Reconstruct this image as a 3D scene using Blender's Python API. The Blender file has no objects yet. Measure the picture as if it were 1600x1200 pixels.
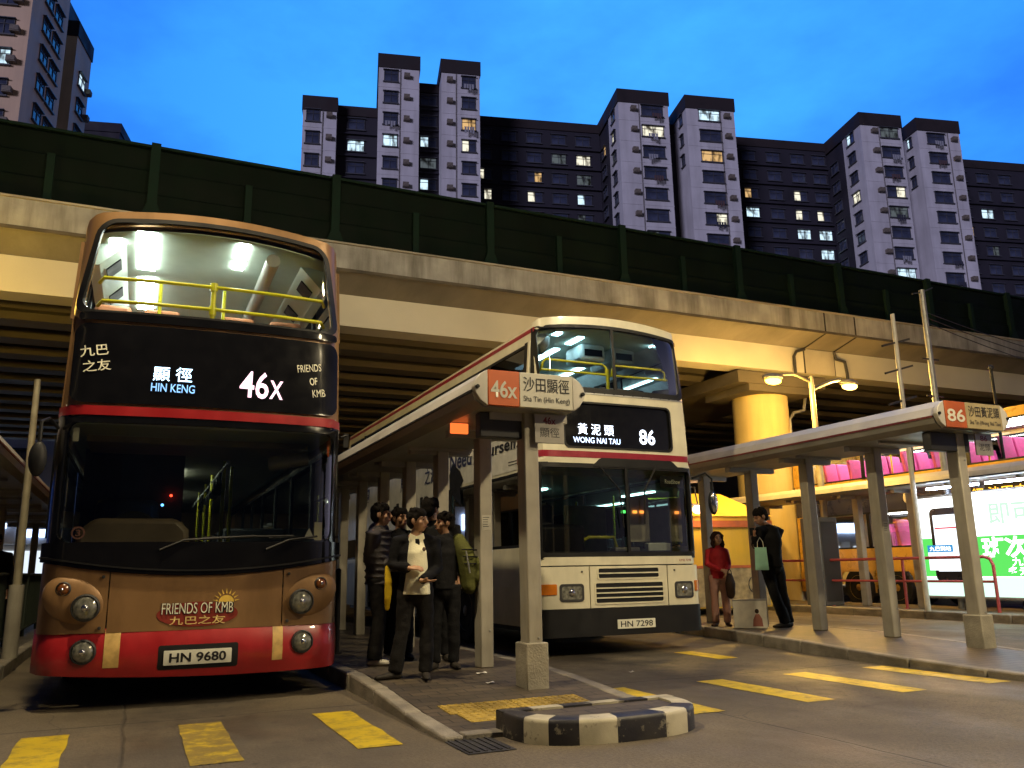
import bpy, bmesh, math, random
from mathutils import Vector, Matrix, noise
random.seed(46)
S = bpy.context.scene
COL = S.collection
R = math.radians
# ---------------------------------------------------------------- camera, world, sun, exposure
cam_d = bpy.data.cameras.new('camera'); cam = bpy.data.objects.new('camera', cam_d); COL.objects.link(cam)
F_ = Vector((0.40174132, 0.88956321, 0.21744243)); R_ = Vector((0.91274628, -0.40819663, -0.01642364)); U_ = Vector((-0.0741494, -0.20506782, 0.97593496))
M = Matrix.Identity(4)
for i in range(3):
    M[i][0] = R_[i]; M[i][1] = U_[i]; M[i][2] = -F_[i]
M[2][3] = 1.0875
cam.matrix_world = M
cam_d.sensor_width = 36.0; cam_d.lens = 1297.9 / 1600 * 36.0
cam_d.clip_start = 0.05; cam_d.clip_end = 2000
S.camera = cam
S.render.resolution_x = 1024; S.render.resolution_y = 768
S.view_settings.view_transform = 'Standard'; S.view_settings.look = 'None'
S.view_settings.exposure = 0.0; S.view_settings.gamma = 1.0
S.cycles.max_bounces = 7; S.cycles.transparent_max_bounces = 16; S.cycles.diffuse_bounces = 3
S.cycles.glossy_bounces = 3; S.cycles.sample_clamp_indirect = 4.0; S.cycles.caustics_reflective = False

W = bpy.data.worlds.new('World'); S.world = W; W.use_nodes = True
def build_world():
    nt = W.node_tree; nt.nodes.clear(); N = nt.nodes.new; L = nt.links.new
    out = N('ShaderNodeOutputWorld'); bg = N('ShaderNodeBackground'); L(bg.outputs[0], out.inputs[0])
    sky = N('ShaderNodeTexSky'); sky.sky_type = 'NISHITA'; sky.sun_disc = False
    sky.sun_elevation = R(1.0); sky.sun_rotation = R(235); sky.air_density = 1.0; sky.ozone_density = 4.0; sky.dust_density = 0.3
    tc = N('ShaderNodeTexCoord'); sep = N('ShaderNodeSeparateXYZ'); L(tc.outputs['Generated'], sep.inputs[0])
    # dusk glow: brightest low down towards the towers, dark overhead and behind
    dot = N('ShaderNodeVectorMath'); dot.operation = 'DOT_PRODUCT'; L(tc.outputs['Generated'], dot.inputs[0]); dot.inputs[1].default_value = (0.44, 0.80, 0.41)
    rmp = N('ShaderNodeValToRGB'); L(dot.outputs['Value'], rmp.inputs[0]); e = rmp.color_ramp.elements
    e[0].position = 0.0; e[0].color = (0.003, 0.004, 0.012, 1)
    e[1].position = 1.0; e[1].color = (0.050, 0.36, 1.0, 1)
    for p, c in ((0.45, (0.004, 0.014, 0.075, 1)), (0.78, (0.016, 0.135, 0.64, 1)), (0.90, (0.034, 0.270, 0.92, 1))):
        x = e.new(p); x.color = c
    ns = N('ShaderNodeTexNoise'); ns.inputs['Scale'].default_value = 3.4; ns.inputs['Detail'].default_value = 6; ns.inputs['Roughness'].default_value = .55
    mp = N('ShaderNodeMapping'); mp.inputs['Scale'].default_value = (1, 1, 2.2); mp.inputs['Location'].default_value = (3.3, .7, 0); L(tc.outputs['Generated'], mp.inputs[0]); L(mp.outputs[0], ns.inputs['Vector'])
    mr = N('ShaderNodeMapRange'); L(ns.outputs[0], mr.inputs[0]); mr.inputs[1].default_value = .40; mr.inputs[2].default_value = .68
    mr.inputs[3].default_value = 1.0; mr.inputs[4].default_value = 0.62
    mul = N('ShaderNodeMix'); mul.data_type = 'RGBA'; mul.blend_type = 'MULTIPLY'; mul.inputs[0].default_value = 1.0
    cmb = N('ShaderNodeCombineColor'); L(mr.outputs[0], cmb.inputs[0]); L(mr.outputs[0], cmb.inputs[1])
    mr2 = N('ShaderNodeMapRange'); L(mr.outputs[0], mr2.inputs[0]); mr2.inputs[1].default_value = .5; mr2.inputs[2].default_value = 1; mr2.inputs[3].default_value = .72; mr2.inputs[4].default_value = 1
    L(mr2.outputs[0], cmb.inputs[2])
    L(rmp.outputs[0], mul.inputs[6]); L(cmb.outputs[0], mul.inputs[7])
    # faint lilac afterglow all round the horizon
    ab = N('ShaderNodeMath'); ab.operation = 'ABSOLUTE'; L(sep.outputs[2], ab.inputs[0])
    hz = N('ShaderNodeMapRange'); hz.interpolation_type = 'SMOOTHSTEP'; L(ab.outputs[0], hz.inputs[0]); hz.inputs[1].default_value = .02; hz.inputs[2].default_value = .42; hz.inputs[3].default_value = 1; hz.inputs[4].default_value = 0
    de = N('ShaderNodeVectorMath'); de.operation = 'DOT_PRODUCT'; L(tc.outputs['Generated'], de.inputs[0]); de.inputs[1].default_value = (.97, -.24, 0)
    fr = N('ShaderNodeMapRange'); L(de.outputs['Value'], fr.inputs[0]); fr.inputs[1].default_value = .6; fr.inputs[2].default_value = .95; fr.inputs[3].default_value = 0; fr.inputs[4].default_value = 1
    hf = N('ShaderNodeMath'); hf.operation = 'MULTIPLY'; L(hz.outputs[0], hf.inputs[0]); L(fr.outputs[0], hf.inputs[1])
    hm = N('ShaderNodeMix'); hm.data_type = 'RGBA'; hm.blend_type = 'ADD'; hm.inputs[7].default_value = (.30, .27, .36, 1); L(hf.outputs[0], hm.inputs[0]); L(mul.outputs[2], hm.inputs[6])
    add = N('ShaderNodeMix'); add.data_type = 'RGBA'; add.blend_type = 'ADD'; add.inputs[0].default_value = 0.01
    L(hm.outputs[2], add.inputs[6]); L(sky.outputs[0], add.inputs[7])
    L(add.outputs[2], bg.inputs[0]); bg.inputs[1].default_value = 1.38
build_world()
sun_d = bpy.data.lights.new('sun', 'SUN'); sun = bpy.data.objects.new('sun', sun_d); COL.objects.link(sun)
sun_d.energy = 1.65; sun_d.angle = R(14); sun_d.color = (0.68, 0.67, 1.0)
# last dusk light, low from behind the viewer, kept off the station by the added building
_az, _el = R(232), R(9)
_dir = Vector((math.sin(_az) * math.cos(_el), math.cos(_az) * math.cos(_el), math.sin(_el)))
sun.rotation_euler = _dir.to_track_quat('Z', 'Y').to_euler()

# ---------------------------------------------------------------- object helpers
def link(name, me, parent=None, loc=None, rz=0):
    o = bpy.data.objects.new(name, me); COL.objects.link(o)
    if parent: o.parent = parent
    if loc: o.location = loc
    if rz: o.rotation_euler[2] = rz
    return o
def tag(o, label=None, cat=None, group=None, kind=None):
    if label: o['label'] = label
    if cat: o['category'] = cat
    if group: o['group'] = group
    if kind: o['kind'] = kind
    return o
def thing(name, label, cat, loc=(0, 0, 0), rz=0, group=None):
    o = link(name, None, None, loc, rz); o.empty_display_size = .2
    return tag(o, label, cat, group)
def kids(o): return [c for c in bpy.data.objects if c.parent == o]
def dup(o, parent=None, loc=None, rz=None, label=None, tree=None):
    c = o.copy(); COL.objects.link(c)
    if parent: c.parent = parent
    if loc: c.location = loc
    if rz is not None: c.rotation_euler[2] = rz
    if label: c['label'] = label
    for ch in (tree if tree is not None else kids(o)): dup(ch, c)
    return c

# ---------------------------------------------------------------- mesh builder
class MB:
    def __init__(s): s.v = []; s.f = []; s.m = []; s.mi = 0
    def q(s, *idx): s.f.append(idx); s.m.append(s.mi)
    def add(s, pts): i = len(s.v); s.v.extend([tuple(p) for p in pts]); return i
    def box(s, x0, x1, y0, y1, z0, z1, M=None):
        P = [(x0, y0, z0), (x1, y0, z0), (x1, y1, z0), (x0, y1, z0), (x0, y0, z1), (x1, y0, z1), (x1, y1, z1), (x0, y1, z1)]
        if M: P = [M @ Vector(p) for p in P]
        i = s.add(P)
        for f in ((0, 3, 2, 1), (4, 5, 6, 7), (0, 1, 5, 4), (1, 2, 6, 5), (2, 3, 7, 6), (3, 0, 4, 7)): s.q(*[i + k for k in f])
        return s
    def prism(s, poly, axis, a, b):
        # poly: 2D points; axis 'x': poly=(y,z); 'y': (x,z); 'z': (x,y)
        def P(p, t): return {'x': (t, p[0], p[1]), 'y': (p[0], t, p[1]), 'z': (p[0], p[1], t)}[axis]
        n = len(poly); i = s.add([P(p, a) for p in poly] + [P(p, b) for p in poly])
        s.q(*[i + k for k in range(n)][::-1]); s.q(*[i + n + k for k in range(n)])
        for k in range(n): s.q(i + k, i + (k + 1) % n, i + n + (k + 1) % n, i + n + k)
        return s
    def tube(s, pts, r, n=10, ry=None, caps=True, dome=False, up=None):
        pts = [Vector(p) for p in pts]; k = len(pts)
        rr = list(r) if isinstance(r, (list, tuple)) else [r] * k
        r2 = rr if ry is None else (list(ry) if isinstance(ry, (list, tuple)) else [ry] * k)
        if dome:
            a = (pts[0] - pts[1]).normalized(); b = (pts[-1] - pts[-2]).normalized()
            pre = [(pts[0] + a * rr[0] * math.sin(t), math.cos(t)) for t in (1.45, 1.05, .55)]
            post = [(pts[-1] + b * rr[-1] * math.sin(t), math.cos(t)) for t in (.55, 1.05, 1.45)]
            rr0, r20 = rr[0], r2[0]; rr1, r21 = rr[-1], r2[-1]
            pts = [p for p, _ in pre] + pts + [p for p, _ in post]
            rr = [rr0 * c for _, c in pre] + rr + [rr1 * c for _, c in post]
            r2 = [r20 * c for _, c in pre] + r2 + [r21 * c for _, c in post]; k = len(pts)
        rings = []; u = Vector(up) if up else None
        for j in range(k):
            t = (pts[min(j + 1, k - 1)] - pts[max(j - 1, 0)])
            t = t.normalized() if t.length > 1e-9 else Vector((0, 0, 1))
            if u is None: u = Vector((1, 0, 0)) if abs(t.x) < .9 else Vector((0, 1, 0))
            a = (u - t * u.dot(t)).normalized(); b = t.cross(a); u = a
            rings.append(s.add([pts[j] + a * (rr[j] * math.cos(2 * math.pi * i / n)) + b * (r2[j] * math.sin(2 * math.pi * i / n)) for i in range(n)]))
        for j in range(k - 1):
            for i in range(n): s.q(rings[j] + i, rings[j] + (i + 1) % n, rings[j + 1] + (i + 1) % n, rings[j + 1] + i)
        if caps: s.q(*[rings[0] + i for i in range(n)][::-1]); s.q(*[rings[-1] + i for i in range(n)])
        return s
    def ell(s, c, rx, ry, rz, nu=20, nv=12, M=None):
        c = Vector(c); rows = []
        for j in range(nv + 1):
            ph = math.pi * j / nv; row = []
            for i in range(nu):
                th = 2 * math.pi * i / nu
                p = Vector((rx * math.sin(ph) * math.cos(th), ry * math.sin(ph) * math.sin(th), -rz * math.cos(ph)))
                row.append(c + (M @ p if M else p))
            rows.append(s.add(row))
        for j in range(nv):
            for i in range(nu): s.q(rows[j] + i, rows[j] + (i + 1) % nu, rows[j + 1] + (i + 1) % nu, rows[j + 1] + i)
        return s
    def lathe(s, prof, c, axis='z', n=24):
        # prof: (r, t) pairs along axis
        rows = []
        for r, t in prof:
            row = []
            for i in range(n):
                a = 2 * math.pi * i / n; x, y = r * math.cos(a), r * math.sin(a)
                p = {'z': (x, y, t), 'x': (t, x, y), 'y': (x, t, y)}[axis]
                row.append((c[0] + p[0], c[1] + p[1], c[2] + p[2]))
            rows.append(s.add(row))
        for j in range(len(rows) - 1):
            for i in range(n): s.q(rows[j] + i, rows[j] + (i + 1) % n, rows[j + 1] + (i + 1) % n, rows[j + 1] + i)
        s.q(*[rows[0] + i for i in range(n)][::-1]); s.q(*[rows[-1] + i for i in range(n)])
        return s
    def grid(s, rows):
        ids = [s.add(r) for r in rows]; n = len(rows[0])
        for j in range(len(rows) - 1):
            for i in range(n - 1): s.q(ids[j] + i, ids[j] + i + 1, ids[j + 1] + i + 1, ids[j + 1] + i)
        return ids
    def mesh(s, name, mats, smooth=None, recalc=True, merge=0):
        me = bpy.data.meshes.new(name); me.from_pydata(s.v, [], s.f); me.polygons.foreach_set('material_index', s.m)
        for m in (mats if isinstance(mats, (list, tuple)) else [mats]): me.materials.append(m)
        if recalc:
            bm = bmesh.new(); bm.from_mesh(me)
            if merge: bmesh.ops.remove_doubles(bm, verts=bm.verts, dist=merge)
            bmesh.ops.recalc_face_normals(bm, faces=bm.faces); bm.to_mesh(me); bm.free()
        if smooth:
            me.polygons.foreach_set('use_smooth', [True] * len(me.polygons)); me.set_sharp_from_angle(angle=R(smooth))
        me.update(); return me
    def build(s, name, mats, parent=None, loc=None, rz=0, smooth=None, bevel=0, solid=0, merge=0):
        o = link(name, s.mesh(name, mats, smooth, merge=merge), parent, loc, rz)
        if solid:
            d = o.modifiers.new('s', 'SOLIDIFY'); d.thickness = solid; d.offset = -1
        if bevel:
            b = o.modifiers.new('b', 'BEVEL'); b.width = bevel; b.segments = 2; b.limit_method = 'ANGLE'; b.angle_limit = R(40)
            b.harden_normals = False
            for p in o.data.polygons: p.use_smooth = True
            o.data.set_sharp_from_angle(angle=R(46))
        return o

# ---------------------------------------------------------------- materials
def _mat(name):
    m = bpy.data.materials.new(name); m.use_nodes = True; nt = m.node_tree; nt.nodes.clear()
    out = nt.nodes.new('ShaderNodeOutputMaterial'); return m, nt, out
def lerp(a, b, t): return tuple(x + (y - x) * t for x, y in zip(a, b))
def mat(name, col, rough=.5, metal=0, var=.15, scale=6, bump=0, bscale=60, coat=0, streak=None, streak_amt=.5, spec=.5):
    m, nt, out = _mat(name); N = nt.nodes.new; L = nt.links.new
    p = N('ShaderNodeBsdfPrincipled'); L(p.outputs[0], out.inputs[0])
    p.inputs['Metallic'].default_value = metal; p.inputs['Roughness'].default_value = rough
    p.inputs['Coat Weight'].default_value = coat; p.inputs['Coat Roughness'].default_value = .06; p.inputs['Specular IOR Level'].default_value = spec
    tc = N('ShaderNodeTexCoord'); ns = N('ShaderNodeTexNoise'); ns.inputs['Scale'].default_value = scale; ns.inputs['Detail'].default_value = 5
    L(tc.outputs['Object'], ns.inputs['Vector'])
    r = N('ShaderNodeValToRGB'); L(ns.outputs[0], r.inputs[0]); e = r.color_ramp.elements
    e[0].position = .3; e[1].position = .7
    e[0].color = (*[max(0, c * (1 - var)) for c in col], 1); e[1].color = (*[min(1, c * (1 + var)) for c in col], 1)
    src = r.outputs[0]
    if streak:
        mp = N('ShaderNodeMapping'); mp.inputs['Scale'].default_value = streak; L(tc.outputs['Object'], mp.inputs[0])
        n2 = N('ShaderNodeTexNoise'); n2.inputs['Scale'].default_value = 1; n2.inputs['Detail'].default_value = 6; n2.inputs['Roughness'].default_value = .65; L(mp.outputs[0], n2.inputs['Vector'])
        r2 = N('ShaderNodeMapRange'); L(n2.outputs[0], r2.inputs[0]); r2.inputs[1].default_value = .42; r2.inputs[2].default_value = .66; r2.inputs[3].default_value = 0; r2.inputs[4].default_value = streak_amt
        mx = N('ShaderNodeMix'); mx.data_type = 'RGBA'; L(r2.outputs[0], mx.inputs[0]); L(src, mx.inputs[6]); mx.inputs[7].default_value = (col[0] * .22, col[1] * .2, col[2] * .17, 1)
        src = mx.outputs[2]
    L(src, p.inputs['Base Color'])
    mr = N('ShaderNodeMapRange'); L(ns.outputs[0], mr.inputs[0]); mr.inputs[1].default_value = .3; mr.inputs[2].default_value = .7
    mr.inputs[3].default_value = max(.02, rough * .8); mr.inputs[4].default_value = min(1, rough * 1.25); L(mr.outputs[0], p.inputs['Roughness'])
    if bump:
        n3 = N('ShaderNodeTexNoise'); n3.inputs['Scale'].default_value = bscale; n3.inputs['Detail'].default_value = 4; L(tc.outputs['Object'], n3.inputs['Vector'])
        b = N('ShaderNodeBump'); b.inputs['Strength'].default_value = bump; b.inputs['Distance'].default_value = .02; L(n3.outputs[0], b.inputs['Height']); L(b.outputs[0], p.inputs['Normal'])
    return m
def emit(name, col, st, base=None):
    m, nt, out = _mat(name); e = nt.nodes.new('ShaderNodeEmission'); e.inputs[0].default_value = (*col, 1); e.inputs[1].default_value = st
    nt.links.new(e.outputs[0], out.inputs[0]); return m
def glass(name, tint=(.7, .75, .74), refl=.06, rough=.02):
    m, nt, out = _mat(name); N = nt.nodes.new; L = nt.links.new
    t = N('ShaderNodeBsdfTransparent'); t.inputs[0].default_value = (*tint, 1)
    g = N('ShaderNodeBsdfGlossy'); g.inputs['Roughness'].default_value = rough
    fr = N('ShaderNodeFresnel'); fr.inputs[0].default_value = 1.5
    ma = N('ShaderNodeMath'); ma.operation = 'MULTIPLY_ADD'; L(fr.outputs[0], ma.inputs[0]); ma.inputs[1].default_value = 1.0; ma.inputs[2].default_value = refl - .04; ma.use_clamp = True
    mx = N('ShaderNodeMixShader'); L(ma.outputs[0], mx.inputs[0]); L(t.outputs[0], mx.inputs[1]); L(g.outputs[0], mx.inputs[2]); L(mx.outputs[0], out.inputs[0])
    return m

m_black = mat('black_plastic', (.010, .010, .011), .5, spec=.3)
m_blackgloss = mat('black_gloss_panel', (.006, .006, .007), .16, coat=.2, spec=.35)
m_rubber = mat('tyre_rubber', (.018, .017, .016), .8)
m_dark = mat('dark_metal', (.03, .03, .032), .5)
m_chrome = mat('chrome', (.6, .6, .6), .15, metal=1)
m_steel = mat('galvanised_steel', (.33, .33, .32), .45, metal=.6, var=.2, scale=9)
m_hub = mat('wheel_steel', (.25, .24, .22), .45, metal=.5)
m_gold = mat('champagne_gold_paint', (.31, .175, .075), .38, metal=.25, var=.1, scale=3, coat=.12, streak=(2.0, 2.0, .6), streak_amt=.4)
m_gold2 = mat('bright_gold_paint', (.62, .36, .06), .3, metal=.15, var=.1, coat=.4)
m_red = mat('red_bumper_paint', (.37, .014, .017), .36, var=.18, scale=4, coat=.4, streak=(3, 3, 1.2), streak_amt=.25)
m_stripe = mat('dark_red_stripe', (.27, .012, .03), .35)
m_cream = mat('cream_white_paint', (.70, .66, .50), .35, var=.1, scale=3, coat=.3, streak=(2.5, 2.5, .7), streak_amt=.16)
m_tan = mat('tan_tape', (.55, .36, .12), .5, var=.25, scale=14)
m_plate = mat('number_plate_white', (.72, .72, .62), .4)
m_ink = mat('black_ink', (.01, .01, .012), .5)
m_whiteink = mat('white_ink', (.8, .78, .62), .5)
m_yellowrail = mat('yellow_handrail', (.62, .60, .02), .3)
m_intw = mat('interior_light_grey', (.47, .55, .49), .5, var=.06)
m_intd = mat('interior_dark_grey', (.09, .09, .1), .6)
m_seat = mat('orange_seat', (.55, .22, .10), .6)
m_seatpink = mat('pink_seat', (.72, .10, .34), .6)
m_amber = mat('amber_lens', (.55, .16, .01), .15, coat=.5)
m_amberd = mat('dark_amber_lens', (.16, .05, .01), .15, coat=.5)
m_lens = mat('headlamp_lens', (.24, .24, .20), .15, metal=.4, var=.6, scale=22, coat=.6)
g_clear = glass('window_glass', (.88, .90, .86), .05)
g_wind = glass('windscreen_glass', (.60, .62, .58), .06)
g_tint = glass('tinted_glass', (.06, .065, .065), .07)
# ---------------------------------------------------------------- ground
def road_material():
    m, nt, out = _mat('concrete_road'); N = nt.nodes.new; L = nt.links.new
    p = N('ShaderNodeBsdfPrincipled'); L(p.outputs[0], out.inputs[0])
    tc = N('ShaderNodeTexCoord'); O = tc.outputs['Object']
    def noi(s, d=6, rough=.6, scl=None, loc=None):
        n = N('ShaderNodeTexNoise'); n.inputs['Scale'].default_value = s; n.inputs['Detail'].default_value = d; n.inputs['Roughness'].default_value = rough
        if scl:
            mp = N('ShaderNodeMapping'); mp.inputs['Scale'].default_value = scl
            if loc: mp.inputs['Location'].default_value = loc
            L(O, mp.inputs[0]); L(mp.outputs[0], n.inputs['Vector'])
        else: L(O, n.inputs['Vector'])
        return n.outputs[0]
    def mth(op, a, b=None, c=None, clamp=False):
        n = N('ShaderNodeMath'); n.operation = op; n.use_clamp = clamp
        for i, x in enumerate((a, b, c)):
            if x is None: continue
            if isinstance(x, (int, float)): n.inputs[i].default_value = x
            else: L(x, n.inputs[i])
        return n.outputs[0]
    def mr(x, a, b, c, d):
        n = N('ShaderNodeMapRange'); L(x, n.inputs[0])
        for i, v in enumerate((a, b, c, d)): n.inputs[1 + i].default_value = v
        return n.outputs[0]
    def mix(f, a, b):
        n = N('ShaderNodeMix'); n.data_type = 'RGBA'; L(f, n.inputs[0])
        for i, x in ((6, a), (7, b)):
            if isinstance(x, tuple): n.inputs[i].default_value = (*x, 1)
            else: L(x, n.inputs[i])
        return n.outputs[2]
    base = mix(mr(noi(.55, 7), .32, .7, 0, 1), (.090, .074, .050), (.215, .175, .115))
    base = mix(mr(noi(42, 3, .8), .42, .62, 0, .7), base, (.075, .06, .042))
    sep = N('ShaderNodeSeparateXYZ'); L(O, sep.inputs[0]); X, Y = sep.outputs[0], sep.outputs[1]
    # oil stains along the bus lanes, drips in front of the stop line
    st = None
    for cx, w in ((.55, .75), (5.6, 1.1), (11.6, 1.2)):
        d = mth('DIVIDE', mth('SUBTRACT', X, cx), w); gss = mth('POWER', 2.718, mth('MULTIPLY', mth('MULTIPLY', d, d), -1.0))
        st = gss if st is None else mth('ADD', st, gss)
    fade = mr(Y, 3.5, 7.5, .25, 1)
    stain = mth('MULTIPLY', mth('MULTIPLY', st, fade), mr(noi(1.3, 8, .7), .32, .58, 0, 1.0), clamp=True)
    base = mix(mth('MULTIPLY', stain, .85), base, (.035, .03, .026))
    drips = mth('MULTIPLY', mth('MULTIPLY', st, fade), mr(noi(9, 3), .6, .68, 0, .8), clamp=True)
    base = mix(drips, base, (.02, .018, .016))
    # joints between bays and hairline cracks
    def joint(v, period, off, w):
        t = mth('FRACT', mth('DIVIDE', mth('ADD', v, off), period)); dd = mth('ABSOLUTE', mth('SUBTRACT', t, .5))
        return mr(dd, 0, w / period, 1, 0)
    wob = mth('MULTIPLY', mth('SUBTRACT', noi(1.1, 3), .5), .08)
    j1 = joint(mth('ADD', Y, wob), 4.4, 2.2 - 7.25, .022); j2 = joint(mth('ADD', X, wob), 4.1, 2.05 - 4.15 + .02, .018)
    jn = mth('MAXIMUM', j1, mth('MULTIPLY', j2, .7))
    base = mix(mth('MULTIPLY', jn, .8), base, (.03, .027, .023))
    vo = N('ShaderNodeTexVoronoi'); vo.feature = 'DISTANCE_TO_EDGE'; vo.inputs['Scale'].default_value = .23
    nv = N('ShaderNodeTexNoise'); nv.inputs['Scale'].default_value = .8; L(O, nv.inputs['Vector']); va = N('ShaderNodeVectorMath'); va.operation = 'ADD'; L(O, va.inputs[0]); L(nv.outputs['Color'], va.inputs[1]); L(va.outputs[0], vo.inputs['Vector'])
    base = mix(mr(vo.outputs[0], .0, .0022, .55, 0), base, (.03, .027, .023))
    L(base, p.inputs['Base Color'])
    p.inputs['Specular IOR Level'].default_value = .3; wet = mr(noi(.8, 5, .6, (1, .6, 1), (5, 3, 0)), .45, .68, .75, .38); L(wet, p.inputs['Roughness'])
    b = N('ShaderNodeBump'); b.inputs['Strength'].default_value = .6; b.inputs['Distance'].default_value = .012
    L(mth('SUBTRACT', mth('ADD', noi(55, 4), mth('MULTIPLY', noi(5, 3), .6)), mth('MULTIPLY', jn, 1.5)), b.inputs['Height']); L(b.outputs[0], p.inputs['Normal'])
    return m
m_road = road_material()
def paint_material():
    m, nt, out = _mat('worn_yellow_paint'); N = nt.nodes.new; L = nt.links.new
    p = N('ShaderNodeBsdfPrincipled'); L(p.outputs[0], out.inputs[0]); tc = N('ShaderNodeTexCoord')
    oi = N('ShaderNodeObjectInfo')
    n = N('ShaderNodeTexNoise'); n.inputs['Scale'].default_value = 7; n.inputs['Detail'].default_value = 8; n.inputs['Roughness'].default_value = .75; L(tc.outputs['Object'], n.inputs['Vector'])
    r = N('ShaderNodeMapRange'); L(n.outputs[0], r.inputs[0]); r.inputs[1].default_value = .47; r.inputs[2].default_value = .66; r.inputs[3].default_value = 0; r.inputs[4].default_value = .8
    sp = N('ShaderNodeSeparateXYZ'); L(tc.outputs['Object'], sp.inputs[0]); d1 = N('ShaderNodeMath'); d1.operation = 'SUBTRACT'; L(sp.outputs[0], d1.inputs[0]); d1.inputs[1].default_value = .55; d2 = N('ShaderNodeMath'); d2.operation = 'ABSOLUTE'; L(d1.outputs[0], d2.inputs[0])
    d3 = N('ShaderNodeMapRange'); L(d2.outputs[0], d3.inputs[0]); d3.inputs[1].default_value = .2; d3.inputs[2].default_value = .6; d3.inputs[3].default_value = -.13; d3.inputs[4].default_value = 0
    ad = N('ShaderNodeMath'); ad.operation = 'SUBTRACT'; L(n.outputs[0], ad.inputs[0]); L(d3.outputs[0], ad.inputs[1]); L(ad.outputs[0], r.inputs[0])
    n2 = N('ShaderNodeTexNoise'); n2.inputs['Scale'].default_value = 1.2; L(tc.outputs['Object'], n2.inputs['Vector'])
    x = N('ShaderNodeMix'); x.data_type = 'RGBA'; L(r.outputs[0], x.inputs[0]); x.inputs[6].default_value = (.80, .57, .012, 1); x.inputs[7].default_value = (.16, .115, .05, 1)
    y = N('ShaderNodeMix'); y.data_type = 'RGBA'; y.blend_type = 'MULTIPLY'; y.inputs[0].default_value = .5; L(x.outputs[2], y.inputs[6]); L(n2.outputs[0], y.inputs[7])
    L(y.outputs[2], p.inputs['Base Color']); p.inputs['Roughness'].default_value = .5
    b = N('ShaderNodeBump'); b.inputs['Strength'].default_value = .2; b.inputs['Distance'].default_value = .01; L(n.outputs[0], b.inputs['Height']); L(b.outputs[0], p.inputs['Normal'])
    return m
m_paint = paint_material()
mb = MB(); xs = [-400, -60, -20, 0, 8, 20, 60, 400]; ys = [-400, -40, -8, 6, 14, 30, 80, 400]
mb.grid([[(x, y, 0) for x in xs] for y in ys])
road = tag(mb.build('road', m_road, merge=.001), kind='structure')
def marking(x0, x1, y0, y1, z=.004):
    b = MB(); n = 8; rows = []
    for j in range(n + 1):
        t = j / n; w = .008
        rows.append([(x0 + random.uniform(-w, w), y0 + (y1 - y0) * t, 0), (x1 + random.uniform(-w, w), y0 + (y1 - y0) * t + random.uniform(-w, w), 0)])
    b.grid(rows); o = b.build('yellow_marking', m_paint, road); o.location = (0, 0, z)
for x in (-.46, .55, 1.53, 4.08, 5.2, 6.26, 7.33): marking(x - .15, x + .15, 5.5, 6.98)
for x in (11.2, 12.2, 13.2): marking(x, x + .3, 3.0, 4.5)
marking(6.46, 6.75, 8.45, 9.4)
m_manhole = mat('cast_iron_dark', (.03, .028, .026), .55, bump=.5, bscale=40)
mb = MB(); mb.box(1.93, 2.25, 5.0, 5.5, .003, .006)
for k in range(6): mb.box(1.95 + .05 * k, 1.97 + .05 * k, 5.03, 5.47, .006, .012)
tag(mb.build('drain_grate', m_manhole), 'dark iron drain grate in the road beside the kerb', 'drain grate')
mb = MB(); mb.lathe([(.29, 0), (.29, .006), (.27, .008), (.0, .008)], (5.15, 3.1, 0.001), n=28)
tag(mb.build('manhole_cover', m_manhole), 'round dark iron manhole cover in the concrete roadway', 'manhole')

# pavement islands with paving, kerbs, dropped ends
def paving(name, c1, c2, sx, sy, rot=0):
    m, nt, out = _mat(name); N = nt.nodes.new; L = nt.links.new
    p = N('ShaderNodeBsdfPrincipled'); L(p.outputs[0], out.inputs[0]); tc = N('ShaderNodeTexCoord')
    mp = N('ShaderNodeMapping'); mp.inputs['Rotation'].default_value = (0, 0, rot); L(tc.outputs['Object'], mp.inputs[0])
    br = N('ShaderNodeTexBrick'); L(mp.outputs[0], br.inputs['Vector']); br.inputs['Scale'].default_value = 1
    br.inputs['Brick Width'].default_value = sx; br.inputs['Row Height'].default_value = sy; br.inputs['Mortar Size'].default_value = .007; br.inputs['Mortar Smooth'].default_value = .3
    br.inputs['Color1'].default_value = (*c1, 1); br.inputs['Color2'].default_value = (*c2, 1); br.inputs['Mortar'].default_value = (.02, .018, .015, 1)
    n = N('ShaderNodeTexNoise'); n.inputs['Scale'].default_value = 2.2; n.inputs['Detail'].default_value = 7; L(tc.outputs['Object'], n.inputs['Vector'])
    r = N('ShaderNodeMapRange'); L(n.outputs[0], r.inputs[0]); r.inputs[1].default_value = .4; r.inputs[2].default_value = .7; r.inputs[3].default_value = 0; r.inputs[4].default_value = .65
    x = N('ShaderNodeMix'); x.data_type = 'RGBA'; L(r.outputs[0], x.inputs[0]); L(br.outputs[0], x.inputs[6]); x.inputs[7].default_value = (.035, .03, .026, 1)
    L(x.outputs[2], p.inputs['Base Color']); p.inputs['Roughness'].default_value = .55
    n3 = N('ShaderNodeTexNoise'); n3.inputs['Scale'].default_value = 50; L(tc.outputs['Object'], n3.inputs['Vector'])
    ad = N('ShaderNodeMath'); ad.operation = 'MULTIPLY_ADD'; L(n3.outputs[0], ad.inputs[0]); ad.inputs[1].default_value = .3
    iv = N('ShaderNodeMath'); iv.operation = 'SUBTRACT'; iv.inputs[0].default_value = 1; L(br.outputs['Fac'], iv.inputs[1]); L(iv.outputs[0], ad.inputs[2])
    b = N('ShaderNodeBump'); b.inputs['Strength'].default_value = .5; b.inputs['Distance'].default_value = .01; L(ad.outputs[0], b.inputs['Height']); L(b.outputs[0], p.inputs['Normal'])
    return m
m_pave = paving('paving_blocks', (.072, .056, .038), (.11, .083, .055), .24, .12)
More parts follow.
